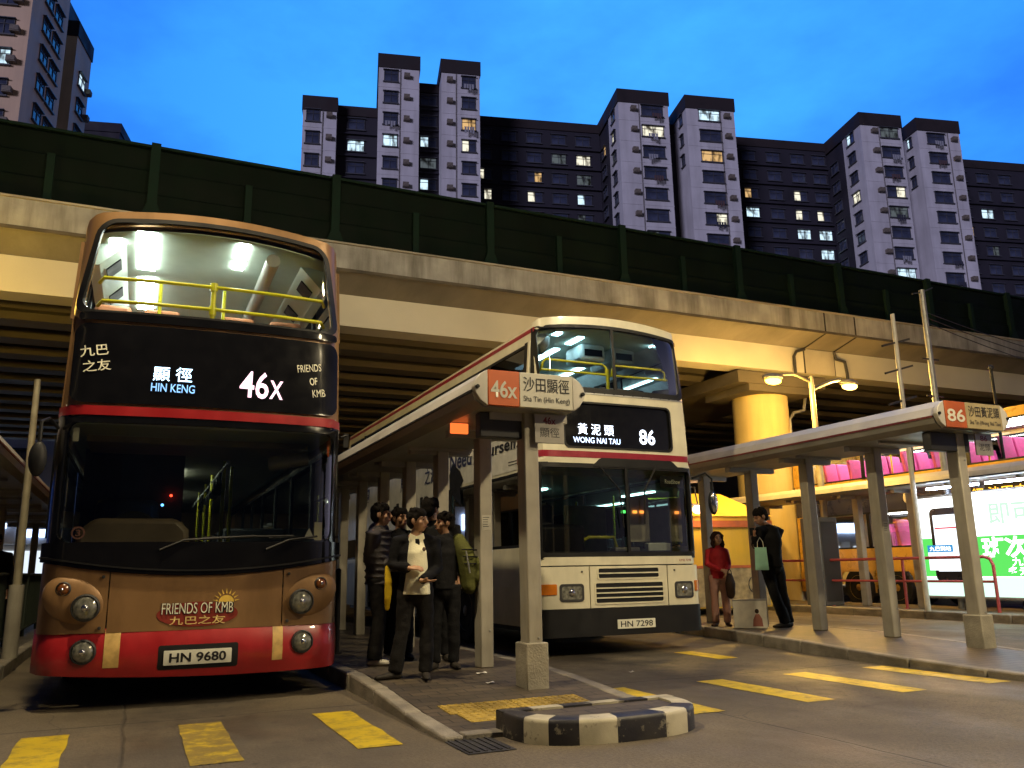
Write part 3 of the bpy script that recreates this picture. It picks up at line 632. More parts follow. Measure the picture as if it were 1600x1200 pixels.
# pale building with lit shops beyond the near pavement
sh = thing('shop_building', 'pale building with lit shop signs far down the road behind the railing', 'building', (-16, 45, 0))
m_pale = mat('pale_shop_wall', (.5, .5, .52), .8, var=.15, scale=.5)
b = MB(); b.box(0, 13.0, 0, 8, 2.6, 8.2); b.build('wall', m_pale, sh)
b = MB(); b.box(0, 13.0, .8, 8, 0, 2.6); b.build('shop_back_wall', m_pale, sh)
for k in range(5):
    b = MB(); b.box(.2 + 3.1 * k, .5 + 3.1 * k, 0, .8, 0, 2.6); b.build('pillar', m_pale, sh)
L_shop = emit('lit_shop_sign', (.45, .62, 1), 4.5); L_shopw = emit('lit_shop_interior', (.8, .9, 1), 1.1)
for x0, x1, z0, z1, mm in ((9.0, 9.6, 3.2, 4.4, L_shop), (10.2, 10.6, 3.3, 4.3, L_shop), (11.2, 12.2, 2.9, 4.5, L_shop), (6.5, 7.8, 3.3, 4.2, L_shop), (2.5, 5, 3.2, 4.1, L_shop)):
    b = MB(); b.box(x0, x1, -.16, -.01, z0, z1); b.build('shop_sign', mm, sh, bevel=.02)
for k in range(4):
    b = MB(); b.box(.7 + 3.1 * k, 3.1 + 3.1 * k, .74, .795, .5, 2.3); b.build('shop_window', L_shopw, sh)
for k in range(4):
    o = window(sh, 1.5 + 3.1 * k, 6.2, 0, 1.6, 1.5, 'v'); 
# ---------------------------------------------------------------- buses
class Surf:
    """curved front skin of a bus: (u, z) -> local point, y grows rearwards"""
    def __init__(s, hw, bow=.06, r=.16, lean=lambda z: 0, crown=0, zc=3.6, zt=4.3): s.hw, s.bow, s.r, s.lean, s.crown, s.zc, s.zt = hw, bow, r, lean, crown, zc, zt
    def y(s, u, z):
        h = s.hw(z); a = min(abs(u), h); d = max(0, a - (h - s.r))
        return s.bow * (a / 1.25) ** 2 + s.r - math.sqrt(max(0, s.r ** 2 - d * d)) + s.lean(z)
    def p(s, u, z, off=0):
        h = s.hw(z); u = max(-h, min(h, u)); d = max(0, abs(u) - (h - s.r)); k = d / s.r
        ox = off * k * (1 if u > 0 else -1); oy = off * math.sqrt(max(.05, 1 - k * k))
        zz = z + s.crown * (1 - (u / 1.25) ** 2) * max(0, min(1, (z - s.zc) / (s.zt - s.zc)))
        return Vector((u + ox, s.y(u, z) - oy, zz))
def rloop(L, Rr, B, T, r, n=5, ns=14):
    pts = []
    def seg(a, b, k): pts.extend([lerp(a, b, i / k) for i in range(k)])
    def arc(c, a0): pts.extend([(c[0] + r * math.cos(a0 + math.pi / 2 * i / n), c[1] + r * math.sin(a0 + math.pi / 2 * i / n)) for i in range(n)])
    seg((L + r, B), (Rr - r, B), ns); arc((Rr - r, B + r), -math.pi / 2); seg((Rr, B + r), (Rr, T - r), ns // 2); arc((Rr - r, T - r), 0)
    seg((Rr - r, T), (L + r, T), ns); arc((L + r, T - r), math.pi / 2); seg((L, T - r), (L, B + r), ns // 2); arc((L + r, B + r), math.pi)
    return pts
def ring(mb, S_, outer, inner, off=0, th=.03, k=3, flare=0):
    n = len(outer); rows = []
    for j in range(k + 1):
        rows.append([S_.p(*lerp(outer[i % n], inner[i % n], j / k), off) for i in range(n + 1)])
    rows.append([S_.p(*inner[i % n], off - th) for i in range(n + 1)])
    rows.insert(0, [S_.p(*outer[i % n], off - th) for i in range(n + 1)])
    mb.grid(rows); return mb
def patch(mb, S_, L, Rr, B, T, r=0, off=0, th=.02, nu=24, nv=8):
    Bf = B if callable(B) else (lambda u: B); Tf = T if callable(T) else (lambda u: T)
    H = Tf((L + Rr) / 2) - Bf((L + Rr) / 2); ts = [i / nv for i in range(nv + 1)]
    if r: ts = sorted(set(ts + [x * r / H for x in (0, .04, .15, .35, .65, 1)] + [1 - x * r / H for x in (0, .04, .15, .35, .65, 1)]))
    rows = []
    for t in ts:
        ins = 0
        if r:
            dz = min(t, 1 - t) * H
            if dz < r: ins = r - math.sqrt(max(0, r * r - (r - dz) ** 2))
        row = []
        for i in range(nu + 1):
            u = L + ins + (Rr - L - 2 * ins) * i / nu; row.append((u, Bf(u) + (Tf(u) - Bf(u)) * t))
        rows.append(row)
    g = [[S_.p(u, z, off) for u, z in row] for row in rows]
    mb.grid(g)
    edge = [rows[0][i] for i in range(nu + 1)] + [row[-1] for row in rows[1:]] + rows[-1][-2::-1] + [row[0] for row in rows[-2:0:-1]]
    n = len(edge); mb.grid([[S_.p(*edge[i % n], off) for i in range(n + 1)], [S_.p(*edge[i % n], off - th) for i in range(n + 1)]])
    return mb
def text_mesh(s, bold=0.0, shear=0):
    cu = bpy.data.curves.new('lettering', 'FONT'); cu.body = s; cu.size = 1; cu.offset = bold; cu.shear = shear; cu.resolution_u = 3
    o = bpy.data.objects.new('lettering', cu); COL.objects.link(o); bpy.context.view_layer.update()
    me = bpy.data.meshes.new_from_object(o.evaluated_get(bpy.context.evaluated_depsgraph_get()))
    bpy.data.objects.remove(o); bpy.data.curves.remove(cu); return me
def text_on(s, place, w, h, m, parent, bold=.0, rot=0, c=(0, 0), name='lettering', shear=0):
    """text fitted to w x h, centred on c in the plane of place(a, b)"""
    me = text_mesh(s, bold, shear); V = me.vertices
    x0 = min(v.co.x for v in V); x1 = max(v.co.x for v in V); y0 = min(v.co.y for v in V); y1 = max(v.co.y for v in V)
    if w is None: w = h * (x1 - x0) / (y1 - y0)
    for v in V:
        a = ((v.co.x - x0) / (x1 - x0) - .5) * w; b = ((v.co.y - y0) / (y1 - y0) - .5) * h
        a, b = a * math.cos(rot) - b * math.sin(rot), a * math.sin(rot) + b * math.cos(rot)
        v.co = place(c[0] + a, c[1] + b)
    me.materials.clear(); me.materials.append(m)
    me.polygons.foreach_set('material_index', [0] * len(me.polygons)); me.update()
    return link(name, me, parent)
def xz(y, off=.004): return lambda a, b: Vector((a, y - off, b))
def wheel(parent, x, y, r=.48, side=-1, front=True):
    w = link('wheel', None, parent, (x, y, r)); d = side
    b = MB(); b.lathe([(r * .62, -.14), (r * .9, -.15), (r, -.10), (r, .10), (r * .9, .15), (r * .62, .14)], (0, 0, 0), 'x', 36); b.build('tyre', m_rubber, w, smooth=40)
    prof = [(r * .64, .12 * d), (r * .6, .145 * d), (r * .52, .05 * d), (r * .3, .04 * d), (r * .26, .12 * d), (r * .12, .15 * d), (0.001, .15 * d)]
    b = MB(); b.lathe(prof, (0, 0, 0), 'x', 30)
    for k in range(10):
        a = k * math.pi / 5; b.tube([(.04 * d, r * .42 * math.cos(a), r * .42 * math.sin(a)), (.075 * d, r * .42 * math.cos(a), r * .42 * math.sin(a))], .018, 6)
    b.build('rim', m_hub, w, smooth=40); return w
def lamp(parent, S_, u, z, r, m=None, ring_m=None, name='headlight', off=.0):
    p = S_.p(u, z, off); o = link(name, None, parent, p); tilt = (S_.y(u + .05, z) - S_.y(u - .05, z)) / .1; o.rotation_euler[2] = math.atan(tilt)
    b = MB(); b.lathe([(r * 1.16, .0), (r * 1.14, -.022), (r * 1.02, -.028), (r, -.012)], (0, 0, 0), 'y', 28); b.build('bezel', ring_m or m_dark, o, smooth=40)
    b = MB(); b.lathe([(r * 1.0, -.012), (r * .8, -.030), (r * .45, -.042), (.001, -.046)], (0, 0, 0), 'y', 28); b.build('lens', m or m_lens, o, smooth=60)
    b = MB(); b.ell((0, -.036, 0), r * .3, .02, r * .3, 12, 8); b.build('bulb', m_chrome, o, smooth=80)
    return o
g_film = glass('black_film_glass', (.012, .013, .014), .06)
def side_strip(mb, sx, hw, z0, z1, y0, y1, off=0):
    ny = max(1, int((y1 - y0) / 2)); mb.grid([[(sx * (hw(z) + off), y0 + (y1 - y0) * i / ny, z) for i in range(ny + 1)] for z in (z0, z1)])
def shell(t, hw, S_, L, ztop, mbody, mroof, windows, belts, mint, arches, mskirt=None, zfloor=.5, roofcrown=.14, sides=(-1, 1), gl=None, arch=.105):
    """sides with real window openings, roof, rear, lining, decks. windows: (z0, z1, [y edges]); belts: (z0, z1, material)"""
    gl = gl or g_tint
    for sx in sides:
        for (z0, z1, m, nm) in belts:
            b = MB(); y0 = S_.y(hw(z0), z0) - .004
            if arches and z0 < .9:
                ys = [y0]
                for a in arches: ys += [a - .58, a + .58]
                ys.append(L)
                for i in range(0, len(ys), 2): side_strip(b, sx, hw, z0, z1, ys[i], ys[i + 1])
                for a in arches:
                    n = 14; tp = [(sx * hw(z1), a - .58 + 1.16 * i / n, z1) for i in range(n + 1)]
                    bt = [(sx * hw(z1), a - .58 + 1.16 * i / n, max(z0, min(z1 - .02, .46 + .62 * math.sqrt(max(0, 1 - ((i / n) * 2 - 1) ** 2)) * .98))) for i in range(n + 1)]
                    b.grid([bt, tp])
            else: side_strip(b, sx, hw, z0, z1, y0, L)
            b.build(nm, m, t, solid=.03)
        for (z0, z1, ys, m) in windows:
            y0 = S_.y(hw(z0), z1)
            for a, c in zip(ys, ys[1:]):
                b = MB(); side_strip(b, sx, hw, z0 + .03, z1 - .03, a + .04, c - .04, -.012); b.build('side_window', m or gl, t)
            b = MB()
            for a in ys: side_strip(b, sx, hw, z0, z1, a - .05, a + .05, .0)
            side_strip(b, sx, hw, z0, z0 + .04, ys[0], ys[-1]); side_strip(b, sx, hw, z1 - .04, z1, ys[0], ys[-1])
            b.build('window_pillar', m_black, t, solid=.03)
            if ys[0] > y0 + .05 or ys[-1] < L - .05:
                if ys[0] > y0 + .05: b = MB(); side_strip(b, sx, hw, z0, z1, y0, ys[0] - .05); b.build('side_panel', mbody, t, solid=.03)
                if ys[-1] < L - .05: b = MB(); side_strip(b, sx, hw, z0, z1, ys[-1] + .05, L); b.build('side_panel', mbody, t, solid=.03)
    # roof, wrapped over from side to side
    b = MB(); hz = hw(ztop); n = 20; prof = []
    for i in range(n + 1):
        a = -1 + 2 * i / n; u = a * hz; prof.append((u, ztop + roofcrown * (1 - abs(a) ** 2.6)))
    yf = [S_.y(u, ztop) for u, z in prof]
    rows = [[(u, yf[i] + dy, z - dz) for i, (u, z) in enumerate(prof)] for dy, dz in ((.02, .05), (.05, .015), (.14, 0))] + [[(u, y, z) for u, z in prof] for y in (1.5, L * .5, L - .15)] + [[(u, L, z - .08) for u, z in prof]]
    b.grid(rows); b.build('roof', mroof, t, smooth=50, solid=.03)
    b = MB(); b.box(-hw(1) + .02, hw(1) - .02, L - .05, L, .4, 3.0); b.box(-hw(4) + .02, hw(4) - .02, L - .05, L, 3.0, ztop); b.build('rear_panel', mbody, t)
    b = MB(); b.box(-1.12, 1.12, .45, L - .3, .28, zfloor); b.box(-.9, .9, .3, .5, .35, .5); b.build('chassis', m_dark, t)
    b = MB(); b.box(-hw(2.5) + .05, hw(2.5) - .05, .22, L - .06, 2.42, 2.58); b.build('upper_floor', mint, t)
    b = MB(); us = [-1.12 + 2.24 * i / 14 for i in range(15)]; b.grid([[(u, S_.y(u, ztop) + .06 if y < 0 else y, ztop - .075 + arch * (1 - (u / 1.12) ** 2)) for u in us] for y in (-1, 3, L - .06)]); b.build('ceiling', mint, t, smooth=60, solid=.012)
def seat_mesh(m1):
    b = MB(); b.prism([(-.06, .40), (.42, .42), (.42, .50), (-.02, .48), (-.12, 1.12), (-.2, 1.12), (-.14, .45)], 'x', -.21, .21); return b
def add_seat(t, m, x, y, z, face=1, w=.42, name='seat'):
    """a moulded seat facing -y (towards the driver)"""
    b = MB(); h = w / 2; b.prism([(-.30, .40), (.14, .40), (.17, .62), (.24, 1.14), (.16, 1.16), (.06, .52), (-.30, .50)], 'x', -h, h); b.box(-.05, .05, -.1, .1, 0, .4)
    o = b.build(name, m, t, (x, y, z), bevel=.05); return o

# ---- gold bus at the first stop
def bus_gold():
    X0, Y0 = .56, 8.0
    t = thing('double_decker_bus', 'champagne gold double-decker bus with red bumper and lit upper deck showing route 46X', 'bus', (X0, Y0, 0), R(-.4))
    hw = lambda z: 1.25 - .062 * max(0, min(1, (z - 2.5) / 1.8)) ** 1.2
    S1 = Surf(hw, bow=.10, r=.20, lean=lambda z: .10 * max(0, (z - 2.5) / 1.8) ** 1.6, crown=.10, zc=3.4, zt=4.3)
    Lb = 11.2
    wy = [.50, 1.6, 3.0, 4.4, 5.8, 7.2, 8.6, 10.0, 11.0]
    shell(t, hw, S1, Lb, 4.305, m_gold, m_gold, [(1.42, 2.34, wy, None), (3.42, 4.18, wy, None)],
          [(.34, 1.42, m_gold, 'lower_side'), (2.34, 3.42, m_gold, 'middle_side'), (4.18, 4.325, m_gold, 'cant_rail')], m_intw, [2.7, 7.6], roofcrown=.13)
    P = lambda nm, m, **k: None
    # upper front frame, gasket, glass
    tp_ = lambda P_: [(u * (1 + .125 * (4.27 - z) / .83), z) for u, z in P_]
    inn = tp_(rloop(-1.045, 1.025, 3.43, 4.30, .13))
    b = ring(MB(), S1, rloop(-1.25, 1.25, 3.34, 4.40, .20), inn, 0, .05, 4); b.build('front_frame', m_gold, t, smooth=40)
    b = ring(MB(), S1, tp_(rloop(-1.075, 1.055, 3.40, 4.325, .15)), tp_(rloop(-1.03, 1.01, 3.445, 4.285, .12)), .012, .03, 1); b.build('window_gasket', m_black, t, smooth=50)
    b = patch(MB(), S1, -1.13, 1.12, 3.42, 4.31, .12, -.014, .004); b.build('upper_windscreen', g_clear, t, smooth=60)
    # destination panel
    b = patch(MB(), S1, -1.25, 1.25, 2.46, 3.44, 0, -.012, .03); b.build('front_panel', m_gold, t, smooth=60)
    dp = patch(MB(), S1, -1.17, 1.18, 2.585, 3.32, .10, .014, .03).build('destination_panel', m_blackgloss, t, smooth=50)
    patch(MB(), S1, -1.15, 1.16, 3.35, 3.425, .03, .02, .035, nv=3).build('window_sill', m_blackgloss, t, smooth=50)
    L_led = emit('led_white_blue', (.55, .78, 1), 5.0); L_led2 = emit('led_blue_white', (.30, .58, 1), 1.6); L_pink = emit('led_pink_white', (1, .62, .72), 2.4)
    sp = lambda o: (lambda a, b_: S1.p(a, b_, o))
    text_on('顯 徑', sp(.022), .33, .135, L_led, dp, .003, 0, (-.345, 2.875), 'destination_text')
    text_on('HIN KENG', sp(.022), .37, .078, L_led2, dp, .008, -.01, (-.335, 2.745), 'destination_text')
    text_on('46', sp(.022), .265, .26, L_pink, dp, .012, -.02, (.375, 2.83), 'route_number')
    text_on('X', sp(.022), .125, .18, L_pink, dp, .016, -.02, (.58, 2.795), 'route_number')
    text_on('九巴', sp(.02), .225, .105, m_whiteink, dp, .01, .16, (-1.005, 3.06), 'sticker_text'); text_on('之友', sp(.02), .225, .105, m_whiteink, dp, .01, .16, (-.975, 2.92), 'sticker_text')
    text_on('FRIENDS', sp(.02), .235, .075, m_whiteink, dp, .004, .16, (.89, 3.045), 'sticker_text'); text_on('OF', sp(.02), .075, .075, m_whiteink, dp, .012, .16, (.935, 2.915), 'sticker_text'); text_on('KMB', sp(.02), .125, .075, m_whiteink, dp, .0, .16, (.99, 2.80), 'sticker_text')
    patch(MB(), S1, -1.25, 1.25, 2.475, 2.56, 0, .006, .03, nv=2).build('red_stripe', m_red, t, smooth=50)
    # lower windscreen
    ring(MB(), S1, rloop(-1.25, 1.25, 1.28, 2.475, .03), rloop(-1.17, 1.17, 1.37, 2.41, .10), 0, .04, 3).build('windscreen_frame', m_blackgloss, t, smooth=40)
    patch(MB(), S1, -1.18, 1.18, 1.36, 2.42, .10, -.012, .004).build('windscreen', g_wind, t, smooth=60)
    cb = lambda u: 1.085 + .125 * (u / 1.25) ** 2
    patch(MB(), S1, -1.25, 1.25, cb, 1.37, 0, .035, .08, nv=6).build('windscreen_cowl', m_blackgloss, t, smooth=50)
    patch(MB(), S1, -1.24, 1.24, lambda u: cb(u) + .03, lambda u: cb(u) + .045, 0, .05, .03, nv=2).build('cowl_lip', m_black, t, smooth=50)
    # lower gold panels
    for a, c in ((-1.25, -.725), (-.715, .715), (.725, 1.25)):
        patch(MB(), S1, a, c, .62, lambda u: cb(u) - .006, 0, .01, .03, nu=14).build('front_flap', m_gold, t, smooth=50)
    patch(MB(), S1, -1.22, 1.22, .5, 1.3, 0, -.03, .02).build('inner_panel', m_dark, t)
    for s in (-1, 1):
        # moulded lamp pods
        c = S1.p(.94 * s, .88, -.045); b = MB(); b.ell(c, .30, .10, .21, 28, 16, Matrix.Rotation(R(-24 * s), 3, 'Y')); b.build('lamp_pod', m_gold, t, smooth=80)
        lamp(t, S1, .885 * s, .83, .098, off=.065); lamp(t, S1, 1.06 * s, .985, .052, m_amberd, off=.035, name='indicator')
        for dz in (.66, 1.08):
            b = MB(); b.lathe([(.014, 0), (.014, -.014), (.001, -.016)], tuple(S1.p(.77 * s, dz, .012)), 'y', 10); b.build('fastener', m_dark, t)
    # bumper
    SB = Surf(lambda z: 1.275, bow=.12, r=.22, lean=lambda z: -.05 + .06 * ((z - .42) / .24) ** 2)
    b = MB(); patch(b, SB, -1.275, 1.275, lambda u: .235 - .028 * u + .035 * (u / 1.25) ** 2, .655, 0, 0, .16, nu=40, nv=10); bp = b.build('bumper', m_red, t, smooth=45)
    for a, c in ((-.72, -.60), (.645, .735)): patch(MB(), SB, a, c, .34 if a < 0 else .33, .645, 0, .004, .01, nu=4).build('tape_strip', m_tan, bp, smooth=50)
    for u in (-.875, .91): lamp(t, SB, u, .475, .088, off=.0, name='fog_light', ring_m=m_dark)
    patch(MB(), SB, -.30, .35, .30, .50, .02, .003, .01, nv=3).build('plate_recess', m_black, bp, smooth=50)
    pl = patch(MB(), SB, -.255, .295, .337, .457, .008, .016, .012, nv=3).build('number_plate', m_plate, bp, smooth=50)
    text_on('HN 9680', lambda a, b_: SB.p(a, b_, .0185), .46, .080, m_ink, bp, .025, 0, (.02, .397), 'plate_text')
    # round badge sticker
    m_badge = mat('dark_red_badge', (.24, .03, .02), .4); b = MB(); n = 40; poly = [(.335 * math.cos(2 * math.pi * i / n), .105 * math.sin(2 * math.pi * i / n)) for i in range(n)]
    i0 = b.add([S1.p(.0, .75, .0155)] + [S1.p(x, .75 + z, .0155) for x, z in poly])
    for i in range(n): b.q(i0, i0 + 1 + i, i0 + 1 + (i + 1) % n)
    bd = b.build('badge', m_badge, t)
    sun_m = mat('sun_yellow_sticker', (.75, .50, .08), .5); b = MB(); c0 = (.23, .845)
    ids = b.add([S1.p(c0[0], c0[1], .0195)] + [S1.p(c0[0] + .065 * math.cos(math.pi * i / 12), c0[1] + .06 * math.sin(math.pi * i / 12), .0195) for i in range(13)])
    for i in range(12): b.q(ids, ids + 1 + i, ids + 2 + i)
    for k in range(9):
        a = math.pi * (k + .5) / 9; d = .05; j = b.add([S1.p(c0[0] + r_ * math.cos(a + e_), c0[1] + r_ * math.sin(a + e_), .0195) for r_, e_ in ((.075, -.09), (.075, .09), (.12, 0))]); b.q(j, j + 1, j + 2)
    b.build('sun_mark', sun_m, bd)
    text_on('FRIENDS OF KMB', sp(.020), .60, .10, m_ink, bd, .022, 0, (.0, .80), 'badge_text'); text_on('FRIENDS OF KMB', sp(.024), .585, .092, m_whiteink, bd, .0, 0, (-.002, .802), 'badge_text'); text_on('九巴之友', sp(.022), .46, .072, mat('pale_yellow_ink', (.75, .55, .2), .5), bd, .012, 0, (0, .70), 'badge_text')
    # wipers
    for s, tip in ((-.35, .45), (.55, 1.02)):
        b = MB(); p0 = S1.p(s, 1.30, .05); p1 = S1.p(s + .2, 1.385, .04); p2 = S1.p(tip, 1.42, .03); b.tube([p0, p1, p2], .011, 6); b.tube([S1.p(tip - .45, 1.405, .022), S1.p(tip + .35, 1.425, .022)], .009, 6); b.build('wiper', m_black, t)
    # mirrors
    for s in (-1, 1):
        if s > 0: continue
        mo = link('mirror', None, t); b = MB(); b.tube([S1.p(s * 1.22, 2.36, .02), (s * 1.30, .05, 2.42), (s * 1.35, -.02, 2.38), (s * 1.35, -.02, 2.2)], .016, 8); b.build('mirror_arm', m_black, mo, smooth=40)
        b = MB(); b.ell((s * 1.35, -.02, 2.06), .07, .05, .15, 20, 14); b.build('mirror_housing', m_black, mo, smooth=80)
    b = MB(); b.box(1.28, 1.33, .2, .22, 2.30, 2.44); b.tube([(1.25, .2, 2.4), (1.31, .2, 2.42)], .012, 6); b.build('mirror_bracket', m_black, t)
    for s in (-1, 1):
        for y in (2.7, 7.6): wheel(t, s * 1.06, y, .50, s)
    # windscreen furniture: stickers
    for (u, z, w, h, c) in ((1.06, 1.47, .06, .085, (.62, .55, .28)), (-1.08, 2.30, .04, .06, (.5, .48, .4))):
        patch(MB(), S1, u - w, u + w * .3, z - h, z + h, 0, -.022, .003, nu=2, nv=2).build('windscreen_sticker', mat('sticker', c, .5), t)
    b = MB(); j = b.add([S1.p(.90, 1.40, -.02), S1.p(1.0, 1.40, -.02), S1.p(.95, 1.50, -.02)]); b.q(j, j + 1, j + 2); b.build('warning_triangle', mat('triangle_sticker', (.6, .58, .5), .5), t)
    b = MB(); cc = (-1.0, 1.45); n = 20; ids = b.add([S1.p(cc[0] + r_ * math.cos(2 * math.pi * i / n), cc[1] + r_ * math.sin(2 * math.pi * i / n), -.02) for r_ in (.055, .040) for i in range(n)])
    for i in range(n): b.q(ids + i, ids + (i + 1) % n, ids + n + (i + 1) % n, ids + n + i)
    b.build('round_sticker', mat('faded_red_sticker', (.3, .14, .12), .5), t); text_on('3', sp(-.0195), .04, .055, mat('faded_red_ink', (.3, .14, .12), .5), t, .02, 0, cc, 'sticker_text')
    # cab: dashboard, binnacle, driver partition, lower saloon
    b = MB(); b.box(-1.15, 1.15, .30, .75, 1.05, 1.30); b.build('dashboard', m_intd, t, bevel=.05)
    b = MB(); b.prism([(-1.05, 1.28), (-.08, 1.28), (-.10, 1.50), (-.2, 1.60), (-.9, 1.60), (-1.03, 1.48)], 'y', .42, .72); b.build('instrument_binnacle', mat('binnacle_brown', (.16, .12, .075), .5), t, bevel=.05)
    b = MB(); b.lathe([(.23, -.015), (.25, 0), (.23, .015), (.21, 0)], (-.58, .95, 1.45), 'y', 24); b.build('steering_wheel', m_black, t)
    b = MB(); b.box(-1.1, -.12, 1.75, 1.80, .5, 2.40); b.build('cab_partition', m_intd, t)
    b = MB(); b.box(-.95, -.35, 1.35, 1.55, .9, 1.85); b.build('driver_seat', m_intd, t, bevel=.08)
    b = MB(); b.box(-1.15, 1.15, .8, 10.8, .46, .52); b.build('lower_floor', m_intd, t)
    b = MB(); b.box(-1.05, 1.05, .9, 10.9, 2.36, 2.42); b.build('lower_ceiling', mat('lower_ceiling_panel', (.36, .34, .28), .6), t)
    L_low = emit('dim_saloon_tube', (.85, .95, .75), 22.0)
    b = MB(); b.box(-.16, -.10, 3.0, 3.9, 2.33, 2.358); b.box(-.16, -.10, 6, 7.4, 2.33, 2.358); b.build('ceiling_tube', L_low, t)
    for (x, y) in ((.32, 2.1), (.45, 2.6), (.30, 3.6), (.30, 4.8), (.3, 6.2), (-.3, 4.2), (-.3, 5.6)):
        b = MB(); b.tube([(x, y, .52), (x, y, 2.36)], .02, 8); b.build('grab_pole', m_yellowrail, t, smooth=50)
    b = MB(); b.tube([(.3, 1.4, 2.26), (.3, 8.0, 2.26)], .016, 8); b.build('ceiling_rail', m_steel, t, smooth=50)
    for k in range(7):
        b = MB(); y = 2.3 + .5 * k; b.tube([(.3, y, 2.25), (.3, y, 2.12)], .012, 6); b.lathe([(.05, -.012), (.062, 0), (.05, .012), (.04, 0)], (.3, y, 2.07), 'y', 14); b.build('hand_strap', m_black, t)
    for k in range(5):
        for x in (-.85, .85): add_seat(t, m_intd, x, 3.4 + .85 * k, .52, w=.8)
    b = MB(); b.tube([(.62, .62, 2.16), (1.0, .55, 2.22)], .075, 14); b.build('roller_box', m_steel, t, smooth=50)
    for (x, y, z, c) in ((-.24, 1.7, 1.92, (1, .05, .02)), (-.33, 1.2, 1.78, (.1, .4, 1))): MB().ell((x, y, z), .014, .014, .014, 10, 6).build('indicator_light', emit('indicator_light', c, 8), t)
    # upper deck
    L_tube = emit('upper_deck_tube', (.88, 1.0, .92), 32.0); az_ = lambda u: 4.23 + .105 * (1 - (u / 1.12) ** 2)
    for (u, y0_, y1_) in ((-.66, .17, 1.22), (-.66, 1.5, 2.7), (-.66, 3.1, 4.4), (.24, .22, .66), (.24, .74, .84), (.24, .90, .96), (-.93, .34, .8)):
        w = .085 if u == -.66 else .055; b = MB(); zc_ = az_(u); b.box(u - w, u + w, y0_, y1_, zc_ - .035, zc_ - .012); b.build('ceiling_tube', L_tube, t)
    for (u, y0_, y1_) in ((-.66, 5, 6.3), (-.66, 7, 8.3), (.6, 5, 6.3), (.6, 7, 8.3)):
        b = MB(); zc_ = az_(u); b.box(u - .06, u + .06, y0_, y1_, zc_ - .035, zc_ - .012); b.build('ceiling_tube', L_tube, t)
    b = MB(); b.tube([(.52, .22, 4.175), (.52, 10.5, 4.175)], .07, 14); b.build('air_duct', mat('duct_grey', (.42, .43, .40), .4), t, smooth=50)
    b = MB()
    for s in (-1, 1): b.prism([(s * .84, 4.25), (s * 1.13, 4.24), (s * 1.15, 4.0), (s * 1.06, 4.02)], 'y', .5, 10.8)
    b.build('ceiling_cove', m_intw, t)
    b = MB()
    for k in range(6):
        for s in (-1, 1):
            y = .75 + .9 * k; b.prism([(s * .895, 4.19), (s * 1.015, 4.065), (s * 1.005, 4.055), (s * .885, 4.18)], 'y', y, y + .3)
    b.build('air_vent', m_black, t)
    b = MB(); b.box(-1.14, -1.10, .3, 10.8, 2.6, 3.42); b.box(1.10, 1.14, .3, 10.8, 2.6, 3.42); b.build('side_lining', m_intd, t)
    b = MB()
    zr = .16
    pts = lambda z: [(-1.03, .30, z - .03), (-.99, .22, z), (-.6, .17, z), (0, .15, z), (.6, .17, z), (1.02, .22, z), (1.06, .30, z - .03)]
    b.tube(pts(3.80), .018, 10); b.build('hand_rail', m_yellowrail, t, smooth=50)
    b = MB(); b.tube(pts(3.575), .018, 10); b.build('hand_rail', m_yellowrail, t, smooth=50)
    b = MB(); b.tube([(-.03, .16, 3.42), (-.03, .16, 3.83)], .024, 10); b.tube([(-.03, .16, 3.76), (-.03, .16, 3.84)], .036, 10); b.tube([(-.03, .16, 3.52), (-.03, .16, 3.61)], .034, 10); b.build('rail_post', m_yellowrail, t, smooth=50)
    for u in (-.50, .11):
        b = MB(); b.tube([(u, .75, 2.58), (u, .75, 3.97)], .018, 8); b.build('rail_post', m_yellowrail, t, smooth=50)
    for u in (-.92, -.47, .26, .75): add_seat(t, m_seat, u, .60, 2.555, w=.34)
    for k in range(4):
        for u in (-.72, .72): add_seat(t, m_seat, u, 1.7 + .8 * k, 2.59, w=.8)
    return t
bus_gold()

